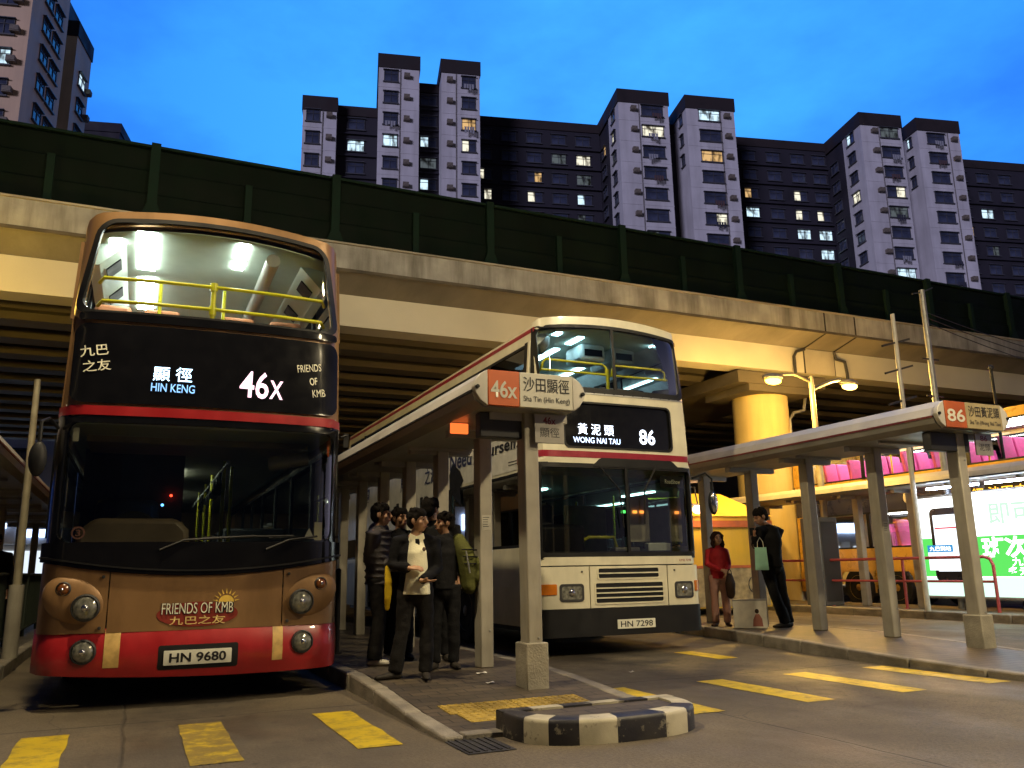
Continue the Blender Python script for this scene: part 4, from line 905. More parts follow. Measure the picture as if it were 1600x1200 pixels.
# ---- cream bus at the second stop
def bus_cream():
    X0, Y0 = 5.92, 9.6
    t = thing('double_decker_bus', 'cream white double-decker bus with dark red stripe and black bumper showing route 86', 'bus', (X0, Y0, 0), R(.4))
    hw = lambda z: 1.245 - .10 * max(0, min(1, (z - 2.7) / 1.6)) ** 1.3
    S2 = Surf(hw, bow=.05, r=.15, lean=lambda z: .10 * max(0, (z - 2.4) / 2) ** 1.5, crown=.12, zc=3.6, zt=4.36)
    Lb = 10.6
    wy = [.38, 1.75, 3.2, 4.65, 6.1, 7.55, 9.0, 10.4]
    m_adw = mat('white_advert_panel', (.66, .64, .56), .35)
    shell(t, hw, S2, Lb, 4.33, m_cream, m_cream, [(1.36, 2.36, [.32, 1.75, 3.2, 4.65, 6.1, 7.55, 9.0, 10.4], None), (3.44, 4.12, wy, g_film)],
          [(.36, .86, m_cream, 'lower_side'), (.86, 1.36, m_cream, 'waist_panel'), (2.36, 3.44, m_cream, 'middle_side'), (4.12, 4.345, m_cream, 'cant_rail')], m_intw, [2.7, 7.6], roofcrown=.12)
    for s in (-1, 1):
        b = MB(); side_strip(b, s, hw, 4.25, 4.31, .2, Lb, .004); b.build('red_stripe', m_stripe, t)
        b = MB(); side_strip(b, s, hw, 2.46, 2.55, .16, .62, .004); b.build('red_stripe', m_stripe, t)
    # side advertisement (offside)
    b = MB(); side_strip(b, -1, hw, 2.40, 2.98, .62, 10.3, .006); side_strip(b, -1, hw, 1.80, 2.40, 3.25, 10.3, .006); ad = b.build('side_advert', m_adw, t)
    m_navy = mat('navy_ink', (.012, .02, .09), .4)
    sl = lambda a, z: Vector((-(hw(z) + .009), -a, z))      # a runs towards the front (viewer's right)
    text_on('Need', sl, .95, .27, m_navy, ad, .02, 0, (-2.75, 2.80), 'advert_text'); text_on('yourself.', sl, 1.5, .24, m_ink, ad, .02, 0, (-1.30, 2.76), 'advert_text')
    for k, s_ in enumerate(('之源', '康園', '康', '康園')): text_on(s_[:2], sl, .62, .30, m_navy, ad, .015, 0, (-4.2 - 1.45 * k, 2.70), 'advert_text')
    for z in (2.52, 2.48): b = MB(); b.grid([[sl(-.9, z), sl(-.62, z)], [sl(-.9, z + .012), sl(-.62, z + .012)]]); b.build('advert_text', m_ink, ad)
    b = MB(); pts = [(-3.1, 2.78), (-2.75, 2.62), (-2.6, 2.45), (-2.75, 2.36), (-2.72, 2.05), (-2.95, 2.2), (-3.2, 2.3), (-3.25, 2.6)]; j = b.add([sl(a, z) + Vector((-.002, 0, 0)) for a, z in pts]); b.q(*range(j, j + len(pts))); b.build('advert_figure', m_ink, ad)
    # roof cap and upper window
    ring(MB(), S2, rloop(-1.245, 1.245, 3.30, 4.40, .19), rloop(-1.14, 1.10, 3.47, 4.26, .09), 0, .05, 4).build('front_frame', m_cream, t, smooth=40)
    ring(MB(), S2, rloop(-1.225, 1.15, 3.40, 4.29, .11), rloop(-1.13, 1.09, 3.48, 4.25, .08), .012, .03, 1).build('window_gasket', m_black, t, smooth=50)
    patch(MB(), S2, -1.14, 1.10, 3.47, 4.26, .08, -.012, .004).build('upper_windscreen', g_clear, t, smooth=60)
    b = MB(); patch(b, S2, -.02, .02, 3.46, 4.27, 0, .012, .03, nu=2); b.build('window_bar', m_black, t)
    # middle panel with destination box
    inn = rloop(-.82, .87, 2.66, 3.26, .07)
    ring(MB(), S2, rloop(-1.245, 1.245, 2.44, 3.40, .02), inn, .004, .05, 4).build('front_panel', m_cream, t, smooth=40)
    db = patch(MB(), S2, -.83, .88, 2.65, 3.27, .07, -.02, .02).build('destination_box', m_blackgloss, t, smooth=50)
    ring(MB(), S2, rloop(-.84, .89, 2.64, 3.28, .08), rloop(-.815, .865, 2.665, 3.255, .07), .012, .03, 1).build('box_gasket', m_black, t, smooth=50)
    patch(MB(), S2, -1.245, 1.245, 3.385, 3.405, 0, .012, .02, nv=1).build('panel_seam', m_steel, t, smooth=50)
    L_led = emit('led_white_lilac', (.80, .86, 1), 4.0); L_ledb = emit('led_blue_bright', (.62, .74, 1), 3.2)
    sp = lambda o: (lambda a, b_: S2.p(a, b_, o))
    text_on('黃 泥 頭', sp(-.014), .55, .15, L_led, db, .0, -.01, (-.34, 2.905), 'destination_text'); text_on('WONG NAI TAU', sp(-.014), .72, .078, L_ledb, db, .008, -.005, (-.33, 2.755), 'destination_text'); text_on('86', sp(-.014), .26, .21, L_led, db, .015, 0, (.475, 2.84), 'route_number')
    patch(MB(), S2, -1.245, 1.245, 2.515, 2.60, 0, .008, .03, nv=2).build('red_stripe', m_stripe, t, smooth=50)
    # windscreen with raised middle of the header
    hd = lambda u: 2.43 if abs(u - .27) > .68 else (2.43 + .09 * min(1, (.68 - abs(u - .27)) / .1))
    patch(MB(), S2, -1.245, 1.245, 1.22, 2.45, 0, -.035, .004).build('windscreen', g_wind, t, smooth=60)
    ring(MB(), S2, rloop(-1.245, 1.245, 1.20, 2.455, .02), rloop(-1.17, 1.16, 1.28, 2.38, .05), .0, .05, 2).build('windscreen_frame', m_black, t, smooth=40)
    patch(MB(), S2, -.42, .96, 2.40, hd, 0, .010, .02, nu=30, nv=2).build('windscreen_header', m_black, t, smooth=40)
    b = MB(); patch(b, S2, .065, .105, 1.25, 2.42, 0, .004, .03, nu=2); b.build('windscreen_bar', m_black, t)
    patch(MB(), S2, .68, 1.08, 2.16, 2.32, 0, -.06, .01, nv=2, nu=4).build('header_sign', m_black, t); text_on('RoadShow', sp(-.045), .26, .06, m_whiteink, t, .01, 0, (.88, 2.24), 'sign_text')
    # lower panels
    for a, c, z0, z1 in ((-1.245, 1.245, 1.12, 1.225), (-1.245, -.545, .585, 1.105), (-.53, .655, .585, 1.105), (.67, 1.245, .585, 1.105)):
        patch(MB(), S2, a, c, z0, z1, 0, .012, .04, nu=16).build('front_flap', m_cream, t, smooth=45)
    patch(MB(), S2, -1.24, 1.24, .5, 1.3, 0, -.04, .02).build('inner_panel', m_dark, t)
    for (z0, z1, l, r_, nb) in ((.955, 1.075, -.41, .515, 2), (.645, .89, -.455, .575, 4)):
        g = ring(MB(), S2, rloop(l - .02, r_ + .02, z0 - .02, z1 + .02, .03), rloop(l, r_, z0, z1, .02), .022, .02, 1).build('grille', m_cream, t, smooth=40)
        patch(MB(), S2, l, r_, z0, z1, 0, .014, .01, nv=2).build('grille_void', m_black, g)
        for k in range(1, nb): z = z0 + (z1 - z0) * k / nb; b = MB(); patch(b, S2, l, r_, z - .008, z + .008, 0, .030, .03, nv=1); b.build('grille_bar', m_cream, g)
    for u in (-.80, .93):
        h = link('headlight', None, t); w = .15 if u < 0 else .135
        ring(MB(), S2, rloop(u - w - .02, u + w + .02, .67, .89, .04), rloop(u - w + .01, u + w - .01, .70, .86, .03), .022, .03, 1).build('bezel', m_dark, h, smooth=40)
        patch(MB(), S2, u - w, u + w, .69, .87, .03, .02, .02).build('lens', m_lens, h, smooth=50); b = MB(); b.ell(S2.p(u, .78, .02), .05, .02, .05, 14, 8); b.build('bulb', m_chrome, h, smooth=80)
    for a, c in ((-1.20, -1.01), (1.11, 1.235)): patch(MB(), S2, a, c, .76, .89 if a < 0 else .90, .015, .026, .03, nu=8).build('indicator', m_amber, t, smooth=50)
    SB = Surf(lambda z: 1.25, bow=.06, r=.14, lean=lambda z: -.05)
    patch(MB(), SB, -1.25, 1.25, .24, .58, 0, 0, .14, nu=40).build('bumper', m_black, t, smooth=45)
    pl = patch(MB(), SB, -.18, .395, .318, .432, .008, .012, .012, nv=3).build('number_plate', m_plate, t, smooth=50)
    text_on('HN 7298', lambda a, b_: SB.p(a, b_, .0145), .49, .075, m_ink, pl, .01, 0, (.107, .375), 'plate_text')
    text_on('KMB 7298', sp(.014), .2, .03, m_stripe, t, 0, 0, (.98, 1.17), 'fleet_text')
    for u in (-.65, .78):
        b = MB(); b.lathe([(.012, 0), (.012, -.012), (.001, -.014)], tuple(S2.p(u, 1.04, .012)), 'y', 10); b.build('fastener', m_dark, t)
    b = MB(); b.tube([S2.p(-.35, 2.40, .04), S2.p(-.05, 2.1, .03), S2.p(.0, 1.6, .02)], .012, 6); b.tube([S2.p(.55, 2.42, .04), S2.p(.35, 2.1, .03), S2.p(.33, 1.65, .02)], .012, 6); b.build('wiper', m_black, t)
    mo = link('mirror', None, t); b = MB(); b.tube([S2.p(1.2, 2.30, .02), (1.35, -.06, 2.36), (1.44, -.08, 2.28), (1.44, -.08, 2.1)], .015, 8); b.build('mirror_arm', m_black, mo, smooth=40)
    b = MB(); b.ell((1.44, -.08, 1.95), .075, .05, .17, 20, 14); b.build('mirror_housing', m_black, mo, smooth=80); b = MB(); b.ell((1.43, -.11, 1.95), .055, .03, .14, 20, 14); b.build('mirror_face', m_chrome, mo, smooth=80)
    for s in (-1, 1):
        for y in (2.7, 7.6): wheel(t, s * 1.06, y, .48, s)
    # inside
    L_tube = emit('cyan_deck_tube', (.50, .86, 1.0), 14)
    for (u, y0_, y1_) in ((-.72, .28, .42), (-.25, .5, .9), (-.28, 1.2, 2.6), (.9, .34, .42), (.62, 1.9, 3.2), (-.62, 3.2, 4.6), (.62, 4.2, 5.6), (-.62, 6, 7.6)):
        b = MB(); zc_ = 4.255 + .105 * (1 - (u / 1.12) ** 2); b.box(u - .05, u + .05, y0_, y1_, zc_ - .035, zc_ - .012); b.build('ceiling_tube', L_tube, t)
    m_cv = mat('white_console', (.62, .66, .66), .4)
    for (x0, x1, y0_, y1_) in ((-.12, .30, .75, 1.25), (.45, .85, .8, 1.5)):
        b = MB(); b.box(x0, x1, y0_, y1_, 4.07, 4.33); o = b.build('ceiling_console', m_cv, t, bevel=.05)
        b = MB(); b.box(x0 + .06, x1 - .06, y0_ - .006, y0_ + .01, 4.14, 4.24); b.build('console_grille', m_black, t)
    b = MB(); b.lathe([(.13, .24), (.12, .12), (.05, .02), (.02, 0)], (-.88, .55, 4.03), 'z', 18); b.build('ceiling_speaker', m_steel, t, smooth=50)
    b = MB()
    for s in (-1, 1): b.prism([(s * .85, 4.27), (s * 1.12, 4.27), (s * 1.13, 4.08), (s * 1.05, 4.08)], 'y', .35, 10.3)
    b.build('ceiling_cove', m_cv, t)
    b = MB(); b.box(-1.13, -1.09, .3, 10.3, 2.6, 3.44); b.box(1.09, 1.13, .3, 10.3, 2.6, 3.44); b.build('side_lining', m_intd, t)
    for a, c in ((-1.06, -.06), (.04, .92)):
        b = MB(); b.tube([(a, .3, 3.70), (a, .2, 3.73), (a + .02, .18, 3.82), (a + .06, .17, 3.86), (c - .06, .17, 3.86), (c, .17, 3.82), (c, .18, 3.70)], .017, 8); b.tube([(a, .2, 3.72), (c + .05, .18, 3.72)], .017, 8); b.build('hand_rail', m_yellowrail, t, smooth=50)
    b = MB(); b.tube([(-.03, .18, 3.42), (-.03, .18, 3.80)], .026, 8); b.build('rail_post', m_yellowrail, t, smooth=50)
    for k in range(5):
        for u in (-.7, .7): add_seat(t, m_intd, u, .8 + .85 * k, 2.59, w=.8)
    b = MB(); b.box(-1.14, 1.14, .30, .70, 1.0, 1.25); b.build('dashboard', m_intd, t, bevel=.05)
    b = MB(); b.box(-1.14, -.38, .34, .8, 1.2, 1.66); b.build('driver_console', m_black, t, bevel=.06)
    b = MB(); b.box(-.9, -.35, 1.25, 1.45, .9, 2.0); b.build('driver_seat', m_intd, t, bevel=.08)
    b = MB(); b.box(.14, .55, .45, .62, 1.25, 1.36); b.build('fare_box', m_steel, t, bevel=.02)
    b = MB(); b.box(.72, 1.1, .5, .62, 1.25, 1.42); b.build('ticket_tray', m_cv, t, bevel=.02)
    b = MB(); b.box(-1.15, 1.15, .8, 10.3, .46, .52); b.build('lower_floor', m_intd, t)
    b = MB(); b.box(-1.05, 1.05, .85, 10.3, 2.37, 2.42); b.build('lower_ceiling', m_intw, t)
    L_low = emit('cyan_saloon_tube', (.5, .95, .95), 14.0)
    b = MB(); b.box(.15, .22, 2.6, 3.6, 2.345, 2.37); b.box(-.7, -.63, 5, 6.2, 2.345, 2.37); b.build('ceiling_tube', L_low, t)
    for (x, y) in ((-.62, 2.2), (-.2, 2.4), (.4, 3.6), (.4, 5)):
        b = MB(); b.tube([(x, y, .52), (x, y, 2.36)], .022, 8); b.build('grab_pole', m_yellowrail, t, smooth=50)
    b = MB(); b.tube([(-.9, 1.6, 2.22), (.1, 3.2, 2.28)], .018, 8); b.tube([(-.1, 1.2, 1.40), (.1, 1.1, 1.52), (.52, 1.1, 1.52), (.56, 1.1, 1.4), (.56, 1.1, 1.0)], .025, 8); b.build('grab_rail', m_yellowrail, t, smooth=50)
    for k in range(4):
        b = MB(); y = 1.75 + .5 * k; x = -.8 + .28 * k; b.tube([(x, y, 2.24), (x, y, 2.12)], .01, 6); b.lathe([(.045, -.01), (.056, 0), (.045, .01), (.036, 0)], (x, y, 2.06), 'y', 14); b.build('hand_strap', m_whiteink, t)
    b = MB(); b.box(.22, .98, 2.05, 2.10, .5, 2.05); b.build('stair_panel', mat('stair_panel_beige', (.42, .38, .28), .6), t, bevel=.02)
    b = MB(); b.box(.70, 1.05, .95, .97, 1.45, 2.1); b.box(.72, .74, .95, .97, 2.1, 2.36); b.build('door_panel', mat('door_panel_cream', (.5, .46, .36), .5), t)
    for k in range(5):
        for x in (-.8, .8): add_seat(t, m_intd, x, 3.6 + .85 * k, .52, w=.8)
    for x, c in ((.60, (.1, 1, .15)), (.80, (1, .35, .05)), (.92, (1, .3, .05))):
        b = MB(); b.box(x - .035, x + .035, .93, .94, 1.86, 1.90); b.build('fare_display', emit('fare_led', c, 3), t)
    b = MB(); b.box(-1.12, -1.10, .9, .92, 1.86, 1.9); b.build('dash_lamp', emit('red_dash_lamp', (1, .05, .02), 4), t)
    return t
bus_cream()

# ---- gold bus on the far lane, seen from its side
def bus_far():
    X0, Yf, Lb = 18.25, 6.4, 11.9
    t = thing('double_decker_bus', 'bright gold double-decker bus with brightly lit pink seats parked on the far lane', 'bus', (X0, Yf, 0))
    hw = lambda z: 1.25 - .05 * max(0, (z - 2.6) / 1.7)
    S3 = Surf(hw, bow=.06, r=.16)
    wl = [.4, 1.9, 3.4, 4.9, 6.4, 7.9, 9.4, 10.9, 11.6]
    m_band = mat('dark_blue_band', (.02, .02, .045), .3, coat=.3)
    shell(t, hw, S3, Lb, 4.3, m_gold2, m_gold2, [(1.45, 2.35, wl, g_clear), (3.20, 4.12, wl, g_clear)],
          [(.36, .90, m_gold2, 'lower_side'), (.90, 1.45, m_gold2, 'waist_panel'), (2.35, 2.94, m_band, 'middle_side'), (2.94, 3.20, m_gold2, 'upper_waist'), (4.12, 4.33, m_gold2, 'cant_rail')], m_intw, [2.7, 8.75, 9.95], sides=(-1, 1))
    L_t = emit('bright_saloon_tube', (.93, .97, 1), 26)
    for z in (4.2, 2.37):
        for s in (-.5, .5):
            for k in range(5):
                b = MB(); b.box(s - .07, s + .07, .9 + 2.2 * k, 2.6 + 2.2 * k, z, z + .03); b.build('ceiling_tube', L_t, t)
    b = MB(); b.box(-1.15, 1.15, .8, 11.6, .46, .52); b.build('lower_floor', m_intd, t)
    b = MB(); b.box(-1.1, 1.1, .5, 11.7, 2.40, 2.44); b.build('lower_ceiling', m_intw, t)
    for k in range(12):
        for x in (-.92, -.45, .45, .92):
            add_seat(t, m_seatpink, x, 1.2 + .86 * k, 2.62, w=.44)
            if k < 10 and k % 1 == 0 and abs(x) > .5: add_seat(t, m_seatpink, x, 2.2 + .9 * k, .98, w=.46)
    for (x, y, z0, z1) in ((-.65, 3.3, 2.6, 4.2), (-.65, 6.3, 2.6, 4.2), (-.65, 9, 2.6, 4.2), (-.6, 4, .5, 2.4), (-.6, 7, .5, 2.4)):
        b = MB(); b.tube([(x, y, z0), (x, y, z1)], .02, 8); b.build('grab_pole', m_yellowrail, t, smooth=50)
    S_l = lambda a, z: Vector((-(hw(z) + .006), -a, z))
    L_or = emit('orange_led', (1, .45, .04), 3)
    b = MB(); side_strip(b, -1, hw, 2.42, 2.72, 4.6, 6.6, .003); sd = b.build('side_display', m_black, t); text_on('經 沙田中心', S_l, 1.6, .2, L_or, sd, .01, 0, (-5.6, 2.57), 'display_text')
    b = MB(); b.lathe([(.15, 0), (.12, -.008)], (-1.262, 8.1, 2.62), 'x', 24); b.build('round_mark', mat('white_round_mark', (.55, .5, .4), .5), t)
    for s in (-1, 1):
        for y in (2.7, 8.75, 9.95):
            w_ = wheel(t, s * 1.08, y, .49, s)
            for c in kids(w_):
                if c.name.startswith('rim'): c.data.materials.clear(); c.data.materials.append(m_gold2 if s < 0 else m_hub)
    patch(MB(), S3, -1.25, 1.25, .3, 1.4, 0, 0, .04).build('front_panel', m_gold2, t, smooth=50)
    patch(MB(), S3, -1.25, 1.25, 1.4, 2.4, 0, 0, .01).build('windscreen', g_tint, t, smooth=50)
    patch(MB(), S3, -1.25, 1.25, 2.4, 3.3, 0, 0, .04).build('destination_panel', m_blackgloss, t, smooth=50)
    patch(MB(), S3, -1.25, 1.25, 3.3, 4.28, 0, 0, .01).build('upper_windscreen', g_clear, t, smooth=50)
    return t
bus_far()
# ---------------------------------------------------------------- shelters
m_alu = mat('grey_aluminium', (.36, .34, .30), .42, metal=.35, var=.12, scale=3, streak=(2, .4, 2), streak_amt=.3)
m_post = mat('beige_painted_post', (.40, .37, .30), .45, metal=.15, var=.12, scale=4, streak=(6, 6, .8), streak_amt=.28)
m_trim = mat('pale_canopy_trim', (.56, .53, .46), .4, metal=.1, var=.12, scale=3, streak=(1, .5, 1), streak_amt=.25)
m_line = mat('maroon_line', (.16, .012, .02), .4)
m_or = mat('orange_sign_face', (.58, .12, .025), .45, var=.08)
m_sw = mat('white_sign_face', (.62, .60, .50), .45, var=.05)
m_base = mat('post_footing', (.34, .31, .24), .75, var=.25, scale=6, bump=.4)
m_or2 = mat('shaded_orange_sign_face', (.40, .085, .02), .5, var=.2, scale=5); m_sw2 = mat('shaded_white_sign_face', (.36, .29, .15), .5, var=.15, scale=5)  # darker copies for the 86 sign, its weaker light painted into the colour
def shelter(label, x0, x1, y0, y1, zt, posts, sign=None, line=None, px=None, lit=False, base=True, hang=True, zp=None, th=.33):
    t = thing('bus_shelter', label, 'bus shelter', ((x0 + x1) / 2, y0, 0)); w = (x1 - x0) / 2
    up = [(-w, zt - .18), (-w + .05, zt - .08), (-w + .13, zt), (w - .13, zt), (w - .05, zt - .08), (w, zt - .18)]
    lo = [(-w + .005, zt - .20), (w - .005, zt - .20), (w - .03, zt - .2 - (th - .2) * .54), (w - .11, zt - th), (-w + .11, zt - th), (-w + .03, zt - .2 - (th - .2) * .54)]
    L = y1 - y0; n = max(1, int(L / 3.1))
    for k in range(n):
        a, c = .02 + L * k / n + .004, .02 + L * (k + 1) / n - .004
        b = MB(); b.prism(up, 'y', a, c); b.build('canopy_roof', m_trim, t)
        b = MB(); b.prism(lo, 'y', a, c); b.build('canopy_trough', m_alu, t)
    b = MB()
    for s in (-1, 1): b.box(s * w - .006, s * w + .006, 0.03, L, zt - .205, zt - .182)
    b.box(-w + .02, w - .02, .03, L, zt - .20, zt - .181)
    b.build('trim_line', line or m_black, t)
    px = (px if px is not None else (x0 + x1) / 2) - (x0 + x1) / 2
    for i, py in enumerate(posts):
        zb = (zp(py) if zp else .15); p = link('post', None, t, (px, py - y0, 0))
        b = MB(); b.box(-.07, .07, -.085, .085, zb, zt - th + .01); b.build('post_tube', m_post, p, bevel=.012)
        if base and i == 0: b = MB(); b.box(-.105, .105, -.12, .12, zb - .02, zb + .37); b.build('post_footing', m_base, p, bevel=.01)
        b = MB(); b.box(-w + .16, w - .16, -.05, .05, zt - th - .07, zt - th + .005); b.build('canopy_bracket', m_alu, p)
    if sign:
        num, zh, en = sign
        sg = link('route_sign', None, t, (0, 0, zt - .165)); h = .16
        pl = lambda a, c, m, nm, d=.0: MB().prism([(a, -h + .004), (c, -h + .004), (c, h), (a, h)], 'y', -.045 - d, 0).build(nm, m, sg, bevel=.004)
        o = w - .13
        for s in (-1, 1):
            b = MB(); poly = [(s * o, -h), (s * (o + .07), -h + .045), (s * (o + .11), -.06), (s * (o + .135), 0), (s * (o + .11), .07), (s * (o + .07), h - .04), (s * o, h)]; b.prism(poly, 'y', -.04, 0.02); b.build('sign_end_cap', m_trim, sg, bevel=.006)
            b = MB(); b.lathe([(.018, 0), (.018, -.02), (.001, -.022)], (s * (o + .10), -.04, 0), 'y', 10); b.build('fixing_bolt', m_black, sg)
        k = -o + 2 * o * .36
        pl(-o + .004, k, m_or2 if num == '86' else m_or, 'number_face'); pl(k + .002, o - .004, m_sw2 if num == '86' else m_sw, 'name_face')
        F = lambda a, b_: Vector((a, -.0495, b_))
        text_on(num, F, (k + o) * .84, .155, m_sw, sg, .018, 0, ((k - o) / 2, -.01), 'route_number')
        text_on(zh, F, (o - k) * .86, .135, m_ink, sg, .005, 0, ((k + o) / 2, .055), 'stop_name'); text_on(en, F, (o - k) * .86, .065, m_ink, sg, .0, 0, ((k + o) / 2, -.085), 'stop_name')
    if hang:
        b = MB(); b.box(-w + .16, w - .42, .22, .34, zt - .56, zt - .335); b.build('cross_box', m_dark, t, bevel=.01)
        hp = link('hanging_plate', None, t, (w - .30, .12, zt - .48)); b = MB(); b.box(-.15, .15, -.01, .01, -.13, .14); b.build('plate_face', m_alu, hp, bevel=.004)
        if sign:
            text_on(sign[0], lambda a, b_: Vector((a, -.0115, b_)), .13, .07, m_line, hp, .02, 0, (0, .08), 'plate_text'); text_on(sign[1][-2:], lambda a, b_: Vector((a, -.0115, b_)), .2, .09, m_ink, hp, 0, 0, (0, -.03), 'plate_text')
    for k in range(int(L / 1.5)):
        b = MB(); b.box(-w + .2, w - .2, 1.0 + 1.5 * k, 1.04 + 1.5 * k, zt - th - .035, zt - th - .001); b.build('soffit_rib', m_alu, t)
    return t
sA = shelter('bus shelter with the orange and white 46X Sha Tin route sign and queuing people', 2.60, 3.70, 6.6, 24, 2.81, [6.85, 7.95] + [9.25 + 1.25 * k for k in range(11)], ('46x', '沙田顯徑', 'Sha Tin (Hin Keng)'), None, 3.24, zp=zpave)
zb_ = lambda y: zpave(y, 5.5, 8.8, .06, .15)
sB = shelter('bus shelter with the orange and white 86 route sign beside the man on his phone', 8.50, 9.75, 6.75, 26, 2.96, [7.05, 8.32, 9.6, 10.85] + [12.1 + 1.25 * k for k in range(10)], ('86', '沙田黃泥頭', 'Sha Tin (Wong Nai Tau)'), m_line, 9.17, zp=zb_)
sC = shelter('far bus shelter behind the red railing with white tubes over an advert box', 14.35, 15.75, 6.0, 18.0, 2.84, [8.3, 11.6, 12.9, 14.4, 15.9, 17.5], None, None, 15.2, base=False, hang=False, th=.23)
sD = shelter('dark bus shelter along the near pavement beside the gold bus', -2.9, -1.36, 8.6, 26, 2.68, [14.5, 17.5, 20.5, 23.5], None, m_line, -2.2, base=False, hang=False)
# lit orange board under the first canopy
L_board = emit('orange_lit_board', (1, .16, .03), 1.6)
b = MB(); b.box(2.70, 2.88, 7.42, 7.45, 2.37, 2.47); ob = b.build('hanging_board', L_board, bevel=.006); tag(ob, 'small glowing orange board hanging under the 46X shelter roof', 'sign board')
# tubes and advert box of the far shelter
L_tube3 = emit('blue_white_tube', (.66, .76, 1), 75)
tl = thing('strip_light', 'row of blue white fluorescent tubes under the far shelter roof', 'strip light', (14.55, 8.2, 2.52))
for k in range(3):
    b = MB(); b.tube([(0, 1.3 * k, 0), (0, 1.3 * k + 1.15, 0)], .022, 8); b.build('tube', L_tube3, tl, smooth=50)
    b = MB(); b.box(-.04, .04, 1.3 * k, 1.3 * k + 1.15, .022, .05); b.build('fitting', m_alu, tl)
ad = thing('advert_lightbox', 'glowing green and white advert lightbox showing a phone behind the red railing', 'advert box', (15.0, 8.3, 0))
def E_(n, c, s): return emit(n, c, s)
x_ = 0
def face(a, c, z0, z1, m, nm, d=0, par=None): b = MB(); b.box(-.012 - d, -.008 - d if d else 0, a, c, z0, z1); return b.build(nm, m, par or ad)
b = MB(); b.box(0, .18, -.04, 4.42, .36, 2.44); b.build('cabinet', m_alu, ad, bevel=.02)
for y in (.6, 3.2): b = MB(); b.box(.03, .15, y, y + .16, .12, .42); b.build('leg', m_alu, ad)
face(.02, 4.36, .42, 2.38, E_('advert_white', (.93, 1, .97), 2.6), 'lit_face')
G1 = E_('advert_green', (.10, .62, .10), 1.4); face(.02, 4.28, .80, 1.56, G1, 'green_panel', .006)
face(.02, 4.36, .42, .78, E_('advert_pale_green', (.62, .9, .75), 1.5), 'pale_panel', .006)
ph = link('phone_picture', None, ad); m_pk = mat('advert_black', (.01, .012, .02), .3)
b = MB(); poly = rloop(3.12, 4.02, .70, 2.16, .12, 5, 2); b.prism(poly, 'x', -.026, -.016); b.build('phone_body', m_pk, ph)
b = MB(); b.box(-.032, -.027, 3.20, 3.94, .90, 2.02); b.build('phone_screen', E_('advert_screen', (.86, .93, 1), 2), ph)
b = MB(); b.box(-.036, -.033, 3.22, 3.92, 1.74, 1.77); b.build('screen_line', E_('advert_red', (1, .1, .12), .8), ph)
b = MB(); b.box(-.040, -.034, 3.55, 4.14, 1.28, 1.42); b.build('speech_bar', E_('advert_blue', (.04, .35, .75), .9), ph)
b = MB(); b.box(-.038, -.033, 3.55, 4.14, .92, 1.28); b.build('speech_card', E_('advert_card', (.9, .96, 1), 1.5), ph)
A_ = lambda a, z: Vector((-.022, -a, z)); Wt = E_('advert_white_text', (1, 1, 1), 3.0); Gt = E_('advert_green_text', (.45, .9, .5), 1.6)
A2 = lambda a, z: Vector((-.043, -a, z))
text_on('即可到站', A_, 1.9, .42, Gt, ad, .02, 0, (-1.75, 1.98), 'advert_text'); text_on('班次盡掌握', A_, 2.35, .40, Wt, ad, .03, 0, (-1.75, 1.34), 'advert_text')
text_on('九巴月票每日優惠', A_, 1.7, .16, Wt, ad, .02, 0, (-1.5, 1.07), 'advert_text'); text_on('多元乘車九巴為您', A_, 1.8, .16, Wt, ad, .02, 0, (-1.55, .90), 'advert_text'); text_on('九巴到站', A2, .5, .09, Wt, ph, .01, 0, (-3.84, 1.35), 'advert_text')

# ---------------------------------------------------------------- railings
m_rred = mat('pinkish_red_rail_paint', (.42, .07, .07), .4, var=.2, scale=6)
def railing(label, x, y0, y1, m, zs=(1.10, .60), gap=1.75, h=1.1, zb=.15, curved=True, cat='railing', name='railing'):
    t = thing(name, label, cat, (x, y0, zb)); L = y1 - y0
    b = MB(); pts = [(0, 0, 0), (0, 0, h - .16), (0, .05, h - .04), (0, .16, h), (0, L, h)] if curved else [(0, 0, h), (0, L, h)]
    b.tube(pts, .032, 10); b.build('top_rail', m, t, smooth=50)
    b = MB(); b.tube([(0, .0, zs[1] - .0), (0, L, zs[1])], .025, 10); b.build('mid_rail', m, t, smooth=50)
    k = 0 if not curved else 1
    while k * gap <= L + .01:
        b = MB(); b.tube([(0, k * gap, 0), (0, k * gap, h)], .03, 10); b.lathe([(.06, 0), (.06, .012)], (0, k * gap, 0), n=12); b.build('upright', m, t, smooth=50); k += 1
    return t
railing('pinkish red pipe railing with a bent end in front of the advert lightbox', 14.72, 10.85, 24, m_rred, zs=(1.05, .56), gap=2.05, h=1.02)
m_fence = mat('dark_green_fence', (.03, .04, .03), .5)
fe = thing('pavement_fence', 'dark upright bar fence along the near pavement by the gold bus', 'fence', (-1.55, 9.5, .15))
for k in range(5):
    y = 2.2 * k
    b = MB(); b.tube([(0, y, 0), (0, y, 1.0)], .03, 8); b.build('fence_post', m_fence, fe, smooth=50)
    b = MB(); b.tube([(0, y, .98), (0, y + 2.2, .98)], .022, 8); b.tube([(0, y, .12), (0, y + 2.2, .12)], .018, 8)
    for i in range(1, 18): b.tube([(0, y + .122 * i, .12), (0, y + .122 * i, .98)], .008, 5)
    b.build('fence_panel', m_fence, fe)
railing('black queue railing under the 46X shelter behind the students', 2.28, 10.2, 19, m_black, zs=(.95, .5), gap=1.8, h=.95, curved=False)

